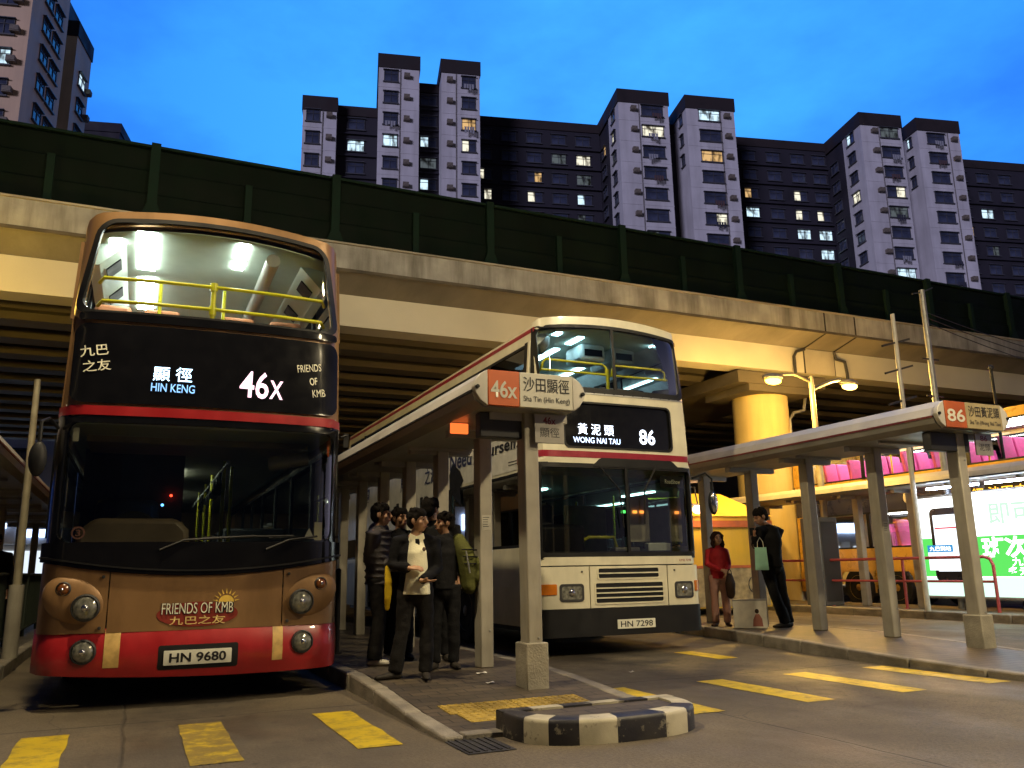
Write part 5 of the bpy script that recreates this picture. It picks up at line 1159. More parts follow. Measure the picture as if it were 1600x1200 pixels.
# ---------------------------------------------------------------- lamps
def sodium(parent, loc, power, col=(1, .60, .16), r=.14, nm='lamp_light'):
    d = bpy.data.lights.new(nm, 'POINT'); d.energy = power; d.color = col; d.shadow_soft_size = r; o = bpy.data.objects.new(nm, d); COL.objects.link(o); o.parent = parent; o.location = loc; return o
L_sod = emit('sodium_bulb', (1, .55, .06), 14); L_sod2 = emit('sodium_bulb_pink', (1, .60, .16), 9)
m_lpole = mat('lamp_pole_paint', (.40, .36, .25), .45, metal=.4)
def lamp_head(t, x, y, z, m, pitch=0):
    h = link('lamp_head', None, t, (x, y, z)); b = MB(); b.ell((0, 0, .05), .30, .17, .10, 18, 10); b.build('housing', m_lpole, h, smooth=80)
    b = MB(); b.ell((0, -.02, -.035),   .23, .14, .10, 18, 10); b.build('bulb', m, h, smooth=80); return h
t = thing('street_lamp', 'double headed street lamp with glowing sodium heads in front of the concrete column', 'street lamp', (15.25, 15.5, .15))
b = MB(); b.tube([(0, 0, 0), (0, 0, 2), (0, 0, 5.55)], [.11, .085, .065], 12); b.build('pole', m_lpole, t, smooth=50)
b = MB(); b.tube([(0, 0, 5.4), (-.6, -.05, 5.55), (-1.0, -.05, 5.5)], .035, 8); b.tube([(0, 0, 5.2), (.6, 0, 5.45), (1.0, 0, 5.55)], .045, 8); b.build('arm', m_lpole, t, smooth=50)
lamp_head(t, -1.28, -.05, 5.36, L_sod); lamp_head(t, 1.27, 0, 5.42, L_sod2)
sodium(t, (-1.28, -.12, 5.18), 1250, (1, .58, .12)); sodium(t, (1.27, -.05, 5.2), 620, (1, .58, .15))
t = thing('street_lamp', 'sodium street lamp beyond the frame beside the gold bus lighting the flyover girder', 'street lamp', (-4.6, 15.0, .15))
b = MB(); b.tube([(0, 0, 0), (0, 0, 5.9)], [.11, .07], 12); b.tube([(0, 0, 5.8), (.5, .3, 6.0)], .04, 8); b.build('pole', m_lpole, t, smooth=50)
lamp_head(t, .75, .45, 5.85, L_sod); sodium(t, (.75, .45, 5.65), 520, (1, .62, .10))
for (x, y, z, ax, ay, p, rr, lab) in ((-3.6, 6.0, 9.2, 3.2, .2, 2300, .2, 'tall street lamp reaching over the road in front of the gold bus'), (9.0, .3, 8.9, -.4, 1.2, 2300, .2, 'tall street lamp behind the viewer facing the cream bus'), (8.6, -2.0, 8.4, -.6, .5, 2300, .3, 'low street lamp behind the viewer shining under the shelter roofs')):
    t = thing('street_lamp', lab, 'street lamp', (x, y, 0)); b = MB(); b.tube([(0, 0, 0), (0, 0, z)], [.12, .07], 12); b.tube([(0, 0, z - .3), (ax * .4, ay * .4, z + .05), (ax, ay, z + .1)], .04, 8); b.build('pole', m_lpole, t, smooth=50)
    lamp_head(t, ax, ay, z + .05, L_sod2); sodium(t, (ax, ay, z - .15), p, (1, .81, .49), rr)
# wall lamp by the kiosk
t = thing('wall_lamp', 'small glowing round lamp above the woman in red beside the kiosk', 'lamp', (11.55, 15.5, 2.33)); b = MB(); b.ell((0, 0, 0), .13, .13, .10, 16, 10); b.build('bulb', emit('pinkish_bulb', (1, .55, .35), 14), t, smooth=80)
b = MB(); b.tube([(0, 0, .06), (0, .1, .5), (0, .6, .6)], .02, 6); b.box(-.2, .2, -.05, .05, .08, .12); b.tube([(0, .6, .6), (0, .6, -2.18)], .03, 8); b.build('bracket', m_dark, t); sodium(t, (0, -.2, 0), 35, (1, .55, .25), .08)

# ---------------------------------------------------------------- poles
def pole(name, label, x, y, z0, z1, r, m, extra=None, cat='pole'):
    t = thing(name, label, cat, (x, y, z0)); b = MB(); b.tube([(0, 0, 0), (0, 0, z1 - z0)], [r, r * .8], 10); b.build('pole_shaft', m, t, smooth=50)
    if extra:
        for nm, b in extra(z1 - z0): b.build(nm, m_dark, t)
    return t
def arms3(h):
    return [('cross_arm', MB().box(-.42, .42, -.02, .02, z - .02, z + .02, Matrix.Translation((0, 0, z)) @ Matrix.Rotation(R(-16), 4, 'Y') @ Matrix.Translation((0, 0, -z)))) for z in (h - .62, h - 1.2, h - 1.86)]
pole('sign_pole', 'pale slim pole with three short slanted arms rising above the 86 shelter', 14.24, 12.0, .15, 6.2, .055, m_trim, arms3)
def arms4(h):
    return [('cross_arm', MB().tube([(-.3, 0, h - .12), (0, 0, h - .05), (.35, 0, h + .1)], .014, 6))] + [('cross_arm', MB().box(-.24, .24, -.02, .02, z - .015, z + .015)) for z in (h - 1.55, h - 2.35)] + [('climbing_peg', MB().tube([(.05, 0, 2.0 + .25 * k), (.12, 0, 2.12 + .25 * k)], .012, 5)) for k in range(9)]
pole('utility_pole', 'grey utility pole with thin crossbars carrying wires over the flyover edge', 15.21, 12.0, .15, 6.85, .075, m_steel, arms4)
pole('signal_post', 'short black post with pale round top above the 86 shelter sign', 17.09, 12.0, 0, 5.28, .04, m_black, lambda h: [('post_top', MB().ell((0, 0, h), .06, .06, .06, 12, 8))])
b = MB()
for k in range(3): b.tube([(15.3 + (30 - 15.3) * i / 12, 12.0 + 2.8 * i / 12, 6.35 - .12 * k + .3 * (i / 12) - (.55 + .12 * k) * 4 * (i / 12) * (1 - i / 12) * .5) for i in range(13)], .010, 5)
tag(b.build('overhead_wire', m_black), 'thin black wires sagging from the utility pole past the flyover parapet', 'wires')
t = thing('sign_pole', 'slim brownish pole standing on the near pavement just beside the gold bus mirror', 'pole', (-1.25, 11.9, .15))
b = MB(); b.tube([(0, 0, 0), (0, 0, .85)], .085, 12); b.build('pole_base', m_post, t, smooth=50); b = MB(); b.tube([(0, 0, .85), (-.02, 0, 3.4)], [.05, .035], 10); b.build('pole_shaft', m_lpole, t, smooth=50)

# ---------------------------------------------------------------- kiosk
m_ky = mat('yellow_kiosk_wall', (.75, .50, .04), .55, var=.06, scale=2, streak=(2, 2, .3), streak_amt=.2)
m_kt = mat('orange_kiosk_band', (.50, .13, .03), .5); m_kp = mat('poster_paper', (.40, .33, .18), .6, var=.4, scale=7)
k_ = thing('kiosk', 'small yellow walled kiosk with orange band and hipped roof beyond the woman in red', 'kiosk', (12.2, 15.8, .15), R(-8))
b = MB(); b.box(-.75, 1.35, 0, 2.2, 0, 2.05); b.build('wall', m_ky, k_)
b = MB(); b.box(-.85, 1.45, -.1, 2.3, 1.80, 1.95); b.build('band', m_kt, k_)
b = MB(); i = b.add([(-.85, -.1, 2.05), (1.45, -.1, 2.05), (1.45, 2.3, 2.05), (-.85, 2.3, 2.05), (-.1, .9, 2.65), (.7, .9, 2.65)])
for f in ((0, 1, 5, 4), (1, 2, 5), (2, 3, 4, 5), (3, 0, 4), (0, 3, 2, 1)): b.q(*[i + x for x in f])
b.build('roof', m_ky, k_)
b = MB(); b.box(-.70, 1.30, -.025, 0, .03, .88); b.build('poster_board', m_kp, k_, bevel=.006)
b = MB(); b.box(-.70, 1.30, -.05, .0, .88, .94); b.build('counter', m_kt, k_)
b = MB(); b.tube([(.9 + .14 * math.cos(a), -.028, .5 + .18 * math.sin(a)) for a in [x * .45 for x in range(15)]], .012, 5); b.tube([(.82, -.028, .35), (.95, -.028, .6), (1.02, -.028, .3)], .012, 5); b.build('poster_drawing', m_dark, k_)
sodium(k_, (.5, -1.2, 2.5), 0.001) if False else None
# dark lockers beside the column
m_lock = mat('grey_cabinet', (.10, .10, .10), .5)
t = thing('control_cabinet', 'dark grey metal cabinet standing behind the man in black', 'cabinet', (14.75, 15.2, .15)); b = MB(); b.box(-.28, .28, -.3, .3, 0, 2.0); b.build('body', m_lock, t, bevel=.02); b = MB(); b.box(-.24, .24, -.31, -.3, .1, 1.9); b.build('door', m_dark, t, bevel=.01)

# small notices and cable clips on the shelter posts
m_note = mat('paper_notice', (.50, .48, .40), .6, var=.2, scale=14)
def notice(post, z, w, h, dx=0):
    b = MB(); b.box(dx - w, dx + w, -.0885, -.0862, z - h, z + h); b.build('route_notice', m_note, post)
    b = MB()
    for i in range(5): b.box(dx - w * .75, dx + w * random.uniform(.2, .75), -.0892, -.0886, z + h * (.65 - .3 * i), z + h * (.65 - .3 * i) + .006)
    b.build('printed_lines', m_ink, post)
for sh_ in (sA, sB):
    ps = [c for c in kids(sh_) if c.name.split('.')[0] == 'post']
    for i, p_ in enumerate(ps[:5]):
        if i % 2 == 1: notice(p_, 1.5 + .05 * i, .05, .075)
        b = MB(); b.tube([(.074, .03, .2), (.074, .03, 2.4)], .008, 6); b.build('cable', m_dark, p_)
        for z in (.75, 1.5, 2.2): b = MB(); b.box(.068, .086, .015, .045, z, z + .02); b.build('cable_clip', m_steel, p_)
        for z in (.5, 2.3):
            b = MB(); b.lathe([(.011, 0), (.011, -.008), (.001, -.010)], (.03, -.085, z), 'y', 8); b.build('bolt', m_steel, p_)
# ---------------------------------------------------------------- people
m_skin = mat('skin', (.46, .26, .155), .5, var=.06); m_skin2 = mat('skin_tan', (.38, .21, .12), .5, var=.06)
m_hair = mat('black_hair', (.011, .009, .008), .8, spec=.12, var=.5, scale=30, bump=.6, bscale=140); m_hairb = mat('brown_curly_hair', (.035, .016, .010), .8, spec=.15, var=.5, scale=40, bump=.6, bscale=120)
m_eye = mat('eye_dark', (.012, .01, .01), .2); m_lip = mat('lips', (.30, .11, .08), .5)
def cloth(n, c, var=.15, rough=.8, sc=8): return mat(n, c, rough, var=var, scale=sc, bump=.25, bscale=70, spec=.15)
c_black = cloth('black_fabric', (.009, .009, .010)); c_navy = cloth('dark_navy_fabric', (.009, .009, .011)); c_trous = cloth('charcoal_trousers', (.015, .014, .014))
c_white = cloth('white_school_shirt', (.86, .82, .60), .05); c_grey = cloth('grey_puffer_fabric', (.085, .078, .082), .15, .5); c_red = cloth('red_jacket_fabric', (.40, .022, .030), .2, .55); c_pink = cloth('dusty_pink_trousers', (.42, .24, .20), .12)
c_olive = cloth('olive_backpack_fabric', (.10, .105, .03), .3); c_mint = mat('mint_paper_bag', (.32, .62, .46), .5, var=.12, scale=5); c_shoew = cloth('white_shoe', (.55, .52, .44), .2, .5); c_shoeb = cloth('dark_shoe', (.03, .026, .022), .2, .5); c_yel = cloth('yellow_strap', (.62, .42, .02), .15); c_brown = cloth('dark_brown_leather', (.04, .022, .014), .2, .45)
_cl = bpy.data.textures.new('fabric_folds', 'CLOUDS'); _cl.noise_scale = .11; _cl.noise_depth = 2
def organic(mb, name, m, parent, vox=.014, smooth=4, folds=0, dec=None):
    """fuse overlapping limbs into ONE continuous skin"""
    o = link(name, mb.mesh(name, m), None)
    d = o.modifiers.new('r', 'REMESH'); d.mode = 'VOXEL'; d.voxel_size = vox; d.use_smooth_shade = True
    s = o.modifiers.new('s', 'SMOOTH'); s.iterations = smooth; s.factor = .5
    if folds:
        f = o.modifiers.new('f', 'DISPLACE'); f.texture = _cl; f.strength = folds; f.mid_level = .5; f.texture_coords = 'LOCAL'
    bpy.context.view_layer.update()
    me = bpy.data.meshes.new_from_object(o.evaluated_get(bpy.context.evaluated_depsgraph_get())); me.name = name
    bpy.data.objects.remove(o); me.materials.clear(); me.materials.append(m); me.polygons.foreach_set('use_smooth', [True] * len(me.polygons)); me.update()
    return link(name, me, parent)
def V3(*a): return Vector(a)
def head_into(b, c, yaw, pitch=0, k=1.0, ears=True):
    """skull, jaw, nose, brow, ears facing -y turned by yaw"""
    Mx = Matrix.Rotation(yaw, 3, 'Z') @ Matrix.Rotation(pitch, 3, 'X')
    P = lambda x, y, z: Vector(c) + Mx @ (Vector((x, y, z)) * k)
    b.ell(P(0, .015, .025), .076 * k, .096 * k, .100 * k, 22, 14, Mx); b.ell(P(0, -.028, -.045), .058 * k, .062 * k, .070 * k, 18, 12, Mx); b.ell(P(0, -.055, -.085), .030 * k, .026 * k, .024 * k, 14, 8, Mx)
    b.tube([P(0, -.085, .022), P(0, -.112, -.022), P(0, -.095, -.032)], [.012 * k, .019 * k, .013 * k], 10, dome=True)
    b.tube([P(-.045, -.075, .034), P(0, -.088, .034), P(.045, -.075, .034)], .012 * k, 8, dome=True); b.tube([P(-.02, -.085, -.060), P(.02, -.085, -.060)], .012 * k, 8, dome=True)
    for s in (-1, 1):
        b.ell(P(s * .045, -.058, -.02), .026 * k, .026 * k, .028 * k, 12, 8, Mx)
        if ears: b.ell(P(s * .079, .012, -.005), .012 * k, .022 * k, .034 * k, 12, 8, Mx)
    return P, Mx
def hand_into(b, w, d, palm_n, thumb_dir, k=1.0, curl=.5):
    """palm with four bent fingers of unequal length and a thumb from the palm's side"""
    d = Vector(d).normalized(); n = Vector(palm_n); n = (n - d * n.dot(d)).normalized(); s = d.cross(n) * (1 if Vector(thumb_dir).dot(d.cross(n)) > 0 else -1); w = Vector(w)
    b.tube([w, w + d * .045 * k, w + d * .085 * k], [.025 * k, .036 * k, .038 * k], 12, ry=[.020 * k, .016 * k, .014 * k], dome=True, up=s)
    for i, (o, L) in enumerate(((.028, .070), (.010, .078), (-.010, .073), (-.028, .056))):
        p = w + d * .085 * k + s * o * k; a = curl * (1 + .12 * i); p1 = p + (d * math.cos(a * .5) + n * math.sin(a * .5)) * L * .45 * k; p2 = p1 + (d * math.cos(a * 1.2) + n * math.sin(a * 1.2)) * L * .32 * k; p3 = p2 + (d * math.cos(a * 1.7) + n * math.sin(a * 1.7)) * L * .25 * k
        b.tube([p - d * .02 * k, p, p1, p2, p3], [.0095 * k, .0095 * k, .009 * k, .0085 * k, .0075 * k], 8, dome=True)
    q = w + d * .03 * k + s * .024 * k; q1 = q + (d * .55 + s * .7 + n * .3).normalized() * .035 * k; q2 = q1 + (d * .9 + s * .2 + n * .35).normalized() * .030 * k
    b.tube([w + d * .02 * k, q, q1, q2], [.015 * k, .014 * k, .011 * k, .009 * k], 8, dome=True)
def person(label, loc, H, az, J, top, trous, shoe, hair, skin=None, yaw=0, pitch=0, inner=None, puffs=False, long_coat=False, fem=False, face_rot=0, group=None, hair_style='short', hood=False, curl=.5, collar=True):
    """J: joints for a 1.70 m body, x to the viewer's right, y away, z up; az turns the frame"""
    t = thing('person', label, 'person', loc, -az, group); k = H / 1.70; sk = skin or m_skin
    g = lambda n: Vector(J[n]) * k
    # continuous body
    b = MB(); hd = g('head'); nk = g('neck')
    P, Mx = head_into(b, hd, yaw, pitch, k * 1.0)
    b.tube([nk - Vector((0, 0, .06 * k)), nk, hd + Vector((0, .01 * k, -.05 * k))], [.062 * k, .054 * k, .052 * k], 14)
    tor = [('pelvis', .125, .085), ('waist', .11, .075), ('chest', .13, .085), ('shc', .09, .06)]
    ax = Matrix.Rotation(face_rot, 3, 'Z') @ Vector((1, 0, 0))
    b.tube([g('pelvis') - Vector((0, 0, .06 * k)), g('waist'), g('chest'), g('shc')], [x[1] * k for x in tor], 18, ry=[x[2] * k for x in tor], dome=True, up=ax)
    for s in 'LR':
        b.tube([g('sh' + s), g('el' + s), g('wr' + s)], [.034 * k, .034 * k, .027 * k], 12, dome=True); b.tube([g('chest'), g('sh' + s)], [.05 * k, .034 * k], 12, dome=True)
        b.tube([g('hip' + s), g('kn' + s), g('an' + s)], [.070 * k, .048 * k, .034 * k], 14, dome=True)
        w = g('wr' + s); fd = Vector(J['hd' + s]); hand_into(b, w, fd, J.get('pn' + s, (0, -.4, -1)), J.get('th' + s, (0, 0, 1)), k, J.get('cu' + s, curl))
    body = organic(b, 'body', sk, t, .0095 * max(1, k), 2)
    for s in (-1, 1):
        MB().ell(P(s * .030, -.083, .012), .0125 * k, .007 * k, .0065 * k, 10, 6, Mx).build('eye', m_eye, body, smooth=80)
        MB().tube([P(s * .012, -.092, .036), P(s * .032, -.092, .042), P(s * .052, -.078, .034)], .0042 * k, 6).build('eyebrow', m_eye, body, smooth=80)
    MB().tube([P(-.022, -.097, -.058), P(0, -.102, -.056), P(.022, -.097, -.058)], .0055 * k, 6, dome=True).build('mouth', m_lip, body, smooth=80)
    # hair
    hb = MB(); hm = hair
    if hair_style == 'short':
        hb.ell(P(0, .030, .052), .084 * k, .101 * k, .084 * k, 22, 14, Mx); hb.ell(P(0, .056, .0), .081 * k, .072 * k, .085 * k, 18, 12, Mx)
        for s in (-1, 1): hb.tube([P(s * .072, -.035, .06), P(s * .076, -.022, .02), P(s * .074, -.012, -.02)], [.016 * k, .012 * k, .006 * k], 8, dome=True)
        rr = random.Random(int(loc[0] * 1000))
        for i in range(46):
            a = rr.uniform(-2.5, 2.5); e = rr.uniform(.1, 1.2); a += math.pi; d = Vector((math.sin(a) * math.cos(e), -math.cos(a) * math.cos(e) * .9, math.sin(e))); q = Vector((0, .028, .045)) + Vector((d.x * .084, d.y * .098, d.z * .086))
            hb.tube([P(*q), P(*(q + d * .012 + Vector((rr.uniform(-.020, .020), -.006, -.030 if e < .7 else .010))))], [.017 * k, .007 * k], 6, dome=True)
        for i in range(9):
            x = -.066 + .0165 * i; q_ = 1 - (x / .082) ** 2; hb.tube([P(x, -.052 * q_ - .004, .112), P(x * 1.02, -.078 * q_ ** .5 + .0, .080), P(x * 1.05 + rr.uniform(-.008, .008), -.084 * q_ ** .5 + .002, .047 + rr.uniform(-.010, .012))], [.018 * k, .014 * k, .007 * k], 6, dome=True)
    else:
        rr = random.Random(7); hb.ell(P(0, .035, .05), .096 * k, .105 * k, .092 * k, 20, 12, Mx); hb.ell(P(0, .07, -.06), .105 * k, .075 * k, .13 * k, 18, 12, Mx)
        for i in range(120):
            a = rr.uniform(-2.35, 2.35) + math.pi; e = rr.uniform(-.9, 1.3); q = Vector((math.sin(a) * math.cos(e) * .115, .03 - math.cos(a) * math.cos(e) * .11, .0 + math.sin(e) * .125 - (.05 if e < 0 else 0)))
            hb.ell(P(*q), .020 * k, .020 * k, .024 * k, 8, 6, Mx)
        for s in (-1, 1):
            for i in range(10): hb.ell(P(s * (.085 + rr.uniform(0, .03)), -.03 + rr.uniform(-.02, .03), .05 - .022 * i), .021 * k, .022 * k, .024 * k, 8, 6, Mx)
    organic(hb, 'hair', hm, t, .0075 if hair_style == 'short' else .008, 1, 0 if hair_style == 'short' else .02)
    # trousers
    b = MB(); b.tube([g('pelvis') + Vector((0, 0, .06 * k)), g('pelvis') - Vector((0, 0, .05 * k))], [.165 * k, .168 * k], 16, ry=[.118 * k, .122 * k], dome=True, up=ax)
    fl = J.get('flare', .066)
    for s in 'LR': b.tube([g('hip' + s), g('hip' + s) * .5 + g('kn' + s) * .5, g('kn' + s), g('kn' + s) * .4 + g('an' + s) * .6, g('an' + s) - Vector((0, 0, .02 * k))], [.100 * k, .090 * k, .074 * k, fl * 1.02 * k, fl * k], 16, dome=False)
    organic(b, 'trousers', trous, t, .013, 2, .022)
    # shoes
    for s in 'LR':
        b = MB(); a, o = g('an' + s), g('to' + s); d = (o - a); d.z = 0; d = d.normalized() * k; z = Vector((0, 0, 1)) * k; a0 = Vector((a.x, a.y, a.z - .045 * k)); 
        b.tube([a0 - d * .045, a0 + d * .04, a0 + d * .12 - z * .008, a0 + d * .19 - z * .014], [.038 * k, .042 * k, .044 * k, .034 * k], 14, ry=[.042 * k, .040 * k, .032 * k, .022 * k], dome=True, up=Vector((-d.y, d.x, 0))); b.tube([a + z * .01, a0], [.04 * k, .044 * k], 12)
        organic(b, 'shoe', shoe, t, .009, 2)
    # jacket / top
    b = MB(); hem = g('pelvis') + Vector((0, 0, (-.10 if not long_coat else -.20) * k + .02)); wd = .178 if not fem else .162
    b.tube([hem, g('waist'), g('chest'), g('shc'), nk - Vector((0, 0, .03 * k))], [wd * k, (wd - .006) * k, (wd + .012) * k, .145 * k, .072 * k], 20, ry=[.135 * k, .13 * k, .14 * k, .105 * k, .072 * k], up=ax)
    for s in 'LR':
        fr = (.062, .055, .042) if fem else (.078, .068, .05) if puffs or top is c_red else (.072, .062, .047)
        b.tube([g('shc') * .5 + g('sh' + s) * .5 - V3(0, 0, .012), g('sh' + s) - V3(0, 0, .012), g('el' + s), g('el' + s) * .25 + g('wr' + s) * .75, g('wr' + s)], [fr[0] * k * 1.08, fr[0] * k * 1.03, fr[1] * k, (fr[1] * .5 + fr[2] * .5) * k, fr[2] * k], 14, dome=False)
    if collar: b.tube([nk + Vector((0, .005, -.05 * k)), nk + Vector((0, .012, .012 * k))], [.088 * k, .072 * k], 16)
    if hood: b.ell(nk + Vector((0, .085 * k, -.03 * k)), .12 * k, .085 * k, .10 * k, 18, 12)
    if puffs:
        for i in range(9):
            f = i / 8; c = hem.lerp(g('shc'), f); b.tube([c - Vector((0, 0, .018 * k)), c, c + Vector((0, 0, .018 * k))], [.172 * k, .193 * k if f < .8 else .175 * k, .172 * k], 20, ry=[.13 * k, .152 * k, .13 * k], up=ax)
        for s in 'LR':
            for a_, b_ in ((g('sh' + s), g('el' + s)), (g('el' + s), g('wr' + s))):
                for i in range(1, 5): c = a_.lerp(b_, i / 5); d = (b_ - a_).normalized() * .016 * k; b.tube([c - d, c, c + d], [.060 * k, .076 * k, .060 * k], 12)
    jk = organic(b, 'jacket', top, t, .013 if not puffs else .011, 2, .020 if not puffs else .006)
    return t, P, g, k
def J0(**kw):
    d = dict(head=(0, 0, 1.585), neck=(0, .012, 1.455), shc=(0, .015, 1.40), chest=(0, .01, 1.25), waist=(0, .0, 1.06), pelvis=(0, 0, .93), shL=(-.19, .01, 1.395), shR=(.19, .01, 1.395), elL=(-.235, .03, 1.11), elR=(.235, .03, 1.11), wrL=(-.235, -.06, .87), wrR=(.235, -.06, .87), hdL=(.05, -.1, -1), hdR=(-.05, -.1, -1),
             hipL=(-.088, 0, .90), hipR=(.088, 0, .90), knL=(-.10, -.015, .49), knR=(.10, -.015, .49), anL=(-.105, .01, .085), anR=(.105, .01, .085), toL=(-.14, -.12, .04), toR=(.14, -.12, .04)); d.update(kw); return d
def azof(x, y): return math.atan2(x, y)
def place(x, y): return (x, y, zpave(y) if x < 4 else zb_(y))
# schoolboy in white shirt looking to the side
x, y = 2.40, 7.55
ST, P, g, k = person('student in white school shirt and open black jacket looking sideways at the queue front', place(x, y), 1.50, azof(x, y),
    J0(head=(.02, -.04, 1.585), neck=(-.005, -.01, 1.455), shL=(-.185, -.0, 1.40), shR=(.185, .02, 1.385), elL=(-.24, -.02, 1.13), elR=(.235, -.0, 1.09), wrL=(-.07, -.20, 1.10), wrR=(.06, -.22, .975), hdL=(1, -.15, .02), hdR=(1, -.25, -.08), pnL=(0, .6, -.8), pnR=(0, .2, 1), thL=(0, -.3, 1), thR=(0, -.8, -.1), cuL=.5, cuR=.22,
       hipL=(-.085, 0, .90), hipR=(.085, 0, .90), knL=(-.13, -.0, .49), knR=(.12, -.02, .49), anL=(-.20, .0, .085), anR=(.11, -.02, .085), toL=(-.33, -.06, .04), toR=(.12, -.17, .04), flare=.074), c_navy, c_trous, c_shoeb, m_hair, yaw=R(62), collar=False)
# white shirt front, tie and crest worn under the open jacket
b = MB(); b.tube([g('pelvis') + V3(.01, -.045, -.085) * 1, g('waist') + V3(.01, -.045, 0), g('chest') + V3(.01, -.048, 0), g('shc') + V3(.0, -.03, .0), g('neck') + V3(0, -.012, -.02)], [.15 * k, .125 * k, .118 * k, .085 * k, .064 * k], 18, ry=[.115 * k, .115 * k, .118 * k, .085 * k, .062 * k], up=(1, 0, 0))
organic(b, 'shirt', c_white, ST, .011, 2, .012)
b = MB(); n_ = g('neck')
for s in (-1, 1): b.prism([(s * .0, .0), (s * .062, .03), (s * .075, -.02), (s * .03, -.055)], 'y', -.008, .0)
for i in range(len(b.v)): b.v[i] = tuple(Vector(b.v[i]) + n_ + V3(.012, -.078, -.028))
b.build('shirt_collar', c_white, ST, bevel=.003)
b = MB(); b.prism([(-.018, 0), (.018, 0), (.026, -.035), (.012, -.10), (-.012, -.10)], 'y', -.01, .0)
for i in range(len(b.v)): b.v[i] = tuple(Vector(b.v[i]) + n_ + V3(.016, -.092, -.05))
b.build('neck_tie', c_black, ST, bevel=.004)
b = MB(); b.ell(g('chest') + V3(.075, -.152, .035), .016, .006, .020, 12, 8); b.build('crest_badge', mat('dark_crest', (.12, .08, .06), .6), ST, smooth=80)
# his yellow bag strap
b = MB(); b.tube([(-.26, -.03, .98), (-.245, -.06, .85), (-.25, -.05, .70), (-.255, -.02, .62)], [.022, .036, .034, .024], 10, ry=[.012, .016, .016, .012], dome=True, up=(1, 0, 0)); o = organic(b, 'tote_bag', c_yel, None, .009, 2, .008); o.location = place(x, y); o.rotation_euler[2] = -azof(x, y); tag(o, 'narrow yellow bag hanging beside the student in the white shirt', 'bag')
# puffer jacket
x, y = 2.36, 8.72
person('student in grey quilted puffer jacket and glasses seen from the side', place(x, y), 1.63, azof(x, y),
    J0(head=(.03, .0, 1.585), chest=(-.01, .01, 1.25), elL=(-.10, -.08, 1.10), elR=(.09, .16, 1.12), shL=(-.06, -.16, 1.39), shR=(.06, .17, 1.39), wrL=(.13, -.10, 1.04), wrR=(.22, .08, 1.0), hdL=(1, .1, -.1), hdR=(1, -.1, -.1), pnL=(0, .3, 1), pnR=(0, -.2, 1), hipL=(-.02, -.09, .90), hipR=(.02, .09, .90), knL=(.02, -.09, .49), knR=(.03, .09, .49), anL=(-.02, -.09, .085), anR=(-.02, .10, .085), toL=(.12, -.12, .04), toR=(.12, .09, .04), flare=.08), c_grey, c_trous, c_shoew, m_hair, yaw=R(78), puffs=True, hood=True, face_rot=R(88))
# dark figures behind
x, y = 2.72, 9.15
person('person in black with tousled dark hair standing behind the student in the puffer jacket', place(x, y), 1.62, azof(x, y), J0(elR=(.22, -.06, 1.12), wrR=(.05, -.2, 1.05), hdR=(-1, -.1, .1)), c_black, c_trous, c_shoeb, m_hair, m_skin2, yaw=R(40))
x, y = 3.02, 8.75
TL, P, g, k = person('tallest dark clothed student with a backpack facing away along the queue', place(x, y), 1.70, azof(x, y),
    J0(head=(-.07, -.01, 1.585), neck=(-.03, .01, 1.455)), c_black, c_black, c_shoeb, m_hair, m_skin2, yaw=R(150))
x2, y2 = 2.86, 8.05
person('student in black coat mostly hidden behind the boy in the white shirt', place(x2, y2), 1.50, azof(x2, y2),
    J0(shL=(-.10, -.12, 1.395), shR=(.10, .15, 1.395), elL=(-.14, -.1, 1.12), elR=(.12, .17, 1.12), wrL=(-.2, -.18, .98), wrR=(-.02, .1, .95), hdL=(-1, 0, 0), hdR=(-1, 0, 0)), c_black, c_black, c_shoeb, m_hair, m_skin2, yaw=R(-70), face_rot=R(60))
b = MB(); b.tube([(0, 0, -.22), (.01, 0, -.05), (0, 0, .12), (-.03, 0, .24)], [.085, .105, .10, .07], 16, ry=[.12, .135, .13, .095], dome=True, up=(1, 0, 0)); b.tube([(.09, -.02, -.16), (.12, -.02, -.02)], [.07, .07], 12, ry=[.10, .10], dome=True, up=(1, 0, 0))
bp = organic(b, 'backpack', c_olive, None, .012, 2, .02); bp.location = (x2 + .22, y2 - .02, 1.15); bp.rotation_euler = (0, R(-10), -azof(x2, y2)); tag(bp, 'olive green backpack worn by the student hidden behind the white shirt boy', 'backpack')
b = MB()
for z in (.0, .07, .14): b.tube([(-.02, -.165, z), (.09, -.13, z - .02), (.13, -.04, z - .03)], .008, 6)
b.build('strap_band', c_black, bp); b = MB(); b.tube([(.02, -.17, -.1), (.02, -.17, .12)], .008, 6); b.build('zip', m_steel, bp)
# woman in red
x, y = 8.62, 11.15
WO, P, g, k = person('woman in red jacket and dusty pink trousers with curly dark hair holding a handbag', place(x, y), 1.46, azof(x, y),
    J0(head=(.02, -.02, 1.585), shL=(-.155, .01, 1.375), shR=(.155, .01, 1.375), elL=(-.20, -.03, 1.12), elR=(.20, -.05, 1.11), wrL=(.06, -.22, 1.01), wrR=(.15, -.22, 1.00), hdL=(.9, -.2, -.25), hdR=(-.2, -.3, -.8), pnL=(0, .5, -.5), pnR=(-.5, .3, 0), hipL=(-.085, 0, .90), hipR=(.085, 0, .90), anL=(-.10, .0, .085), anR=(.11, -.0, .085), flare=.07), c_red, c_pink, c_brown, m_hairb, yaw=R(18), hair_style='curly', fem=True)
b = MB(); b.tube([(0, 0, -.16), (0, 0, 0), (0, 0, .10)], [.075, .092, .062], 14, ry=[.055, .06, .04], dome=True, up=(1, 0, 0)); hb_ = organic(b, 'handbag', c_brown, None, .011, 2, .012)
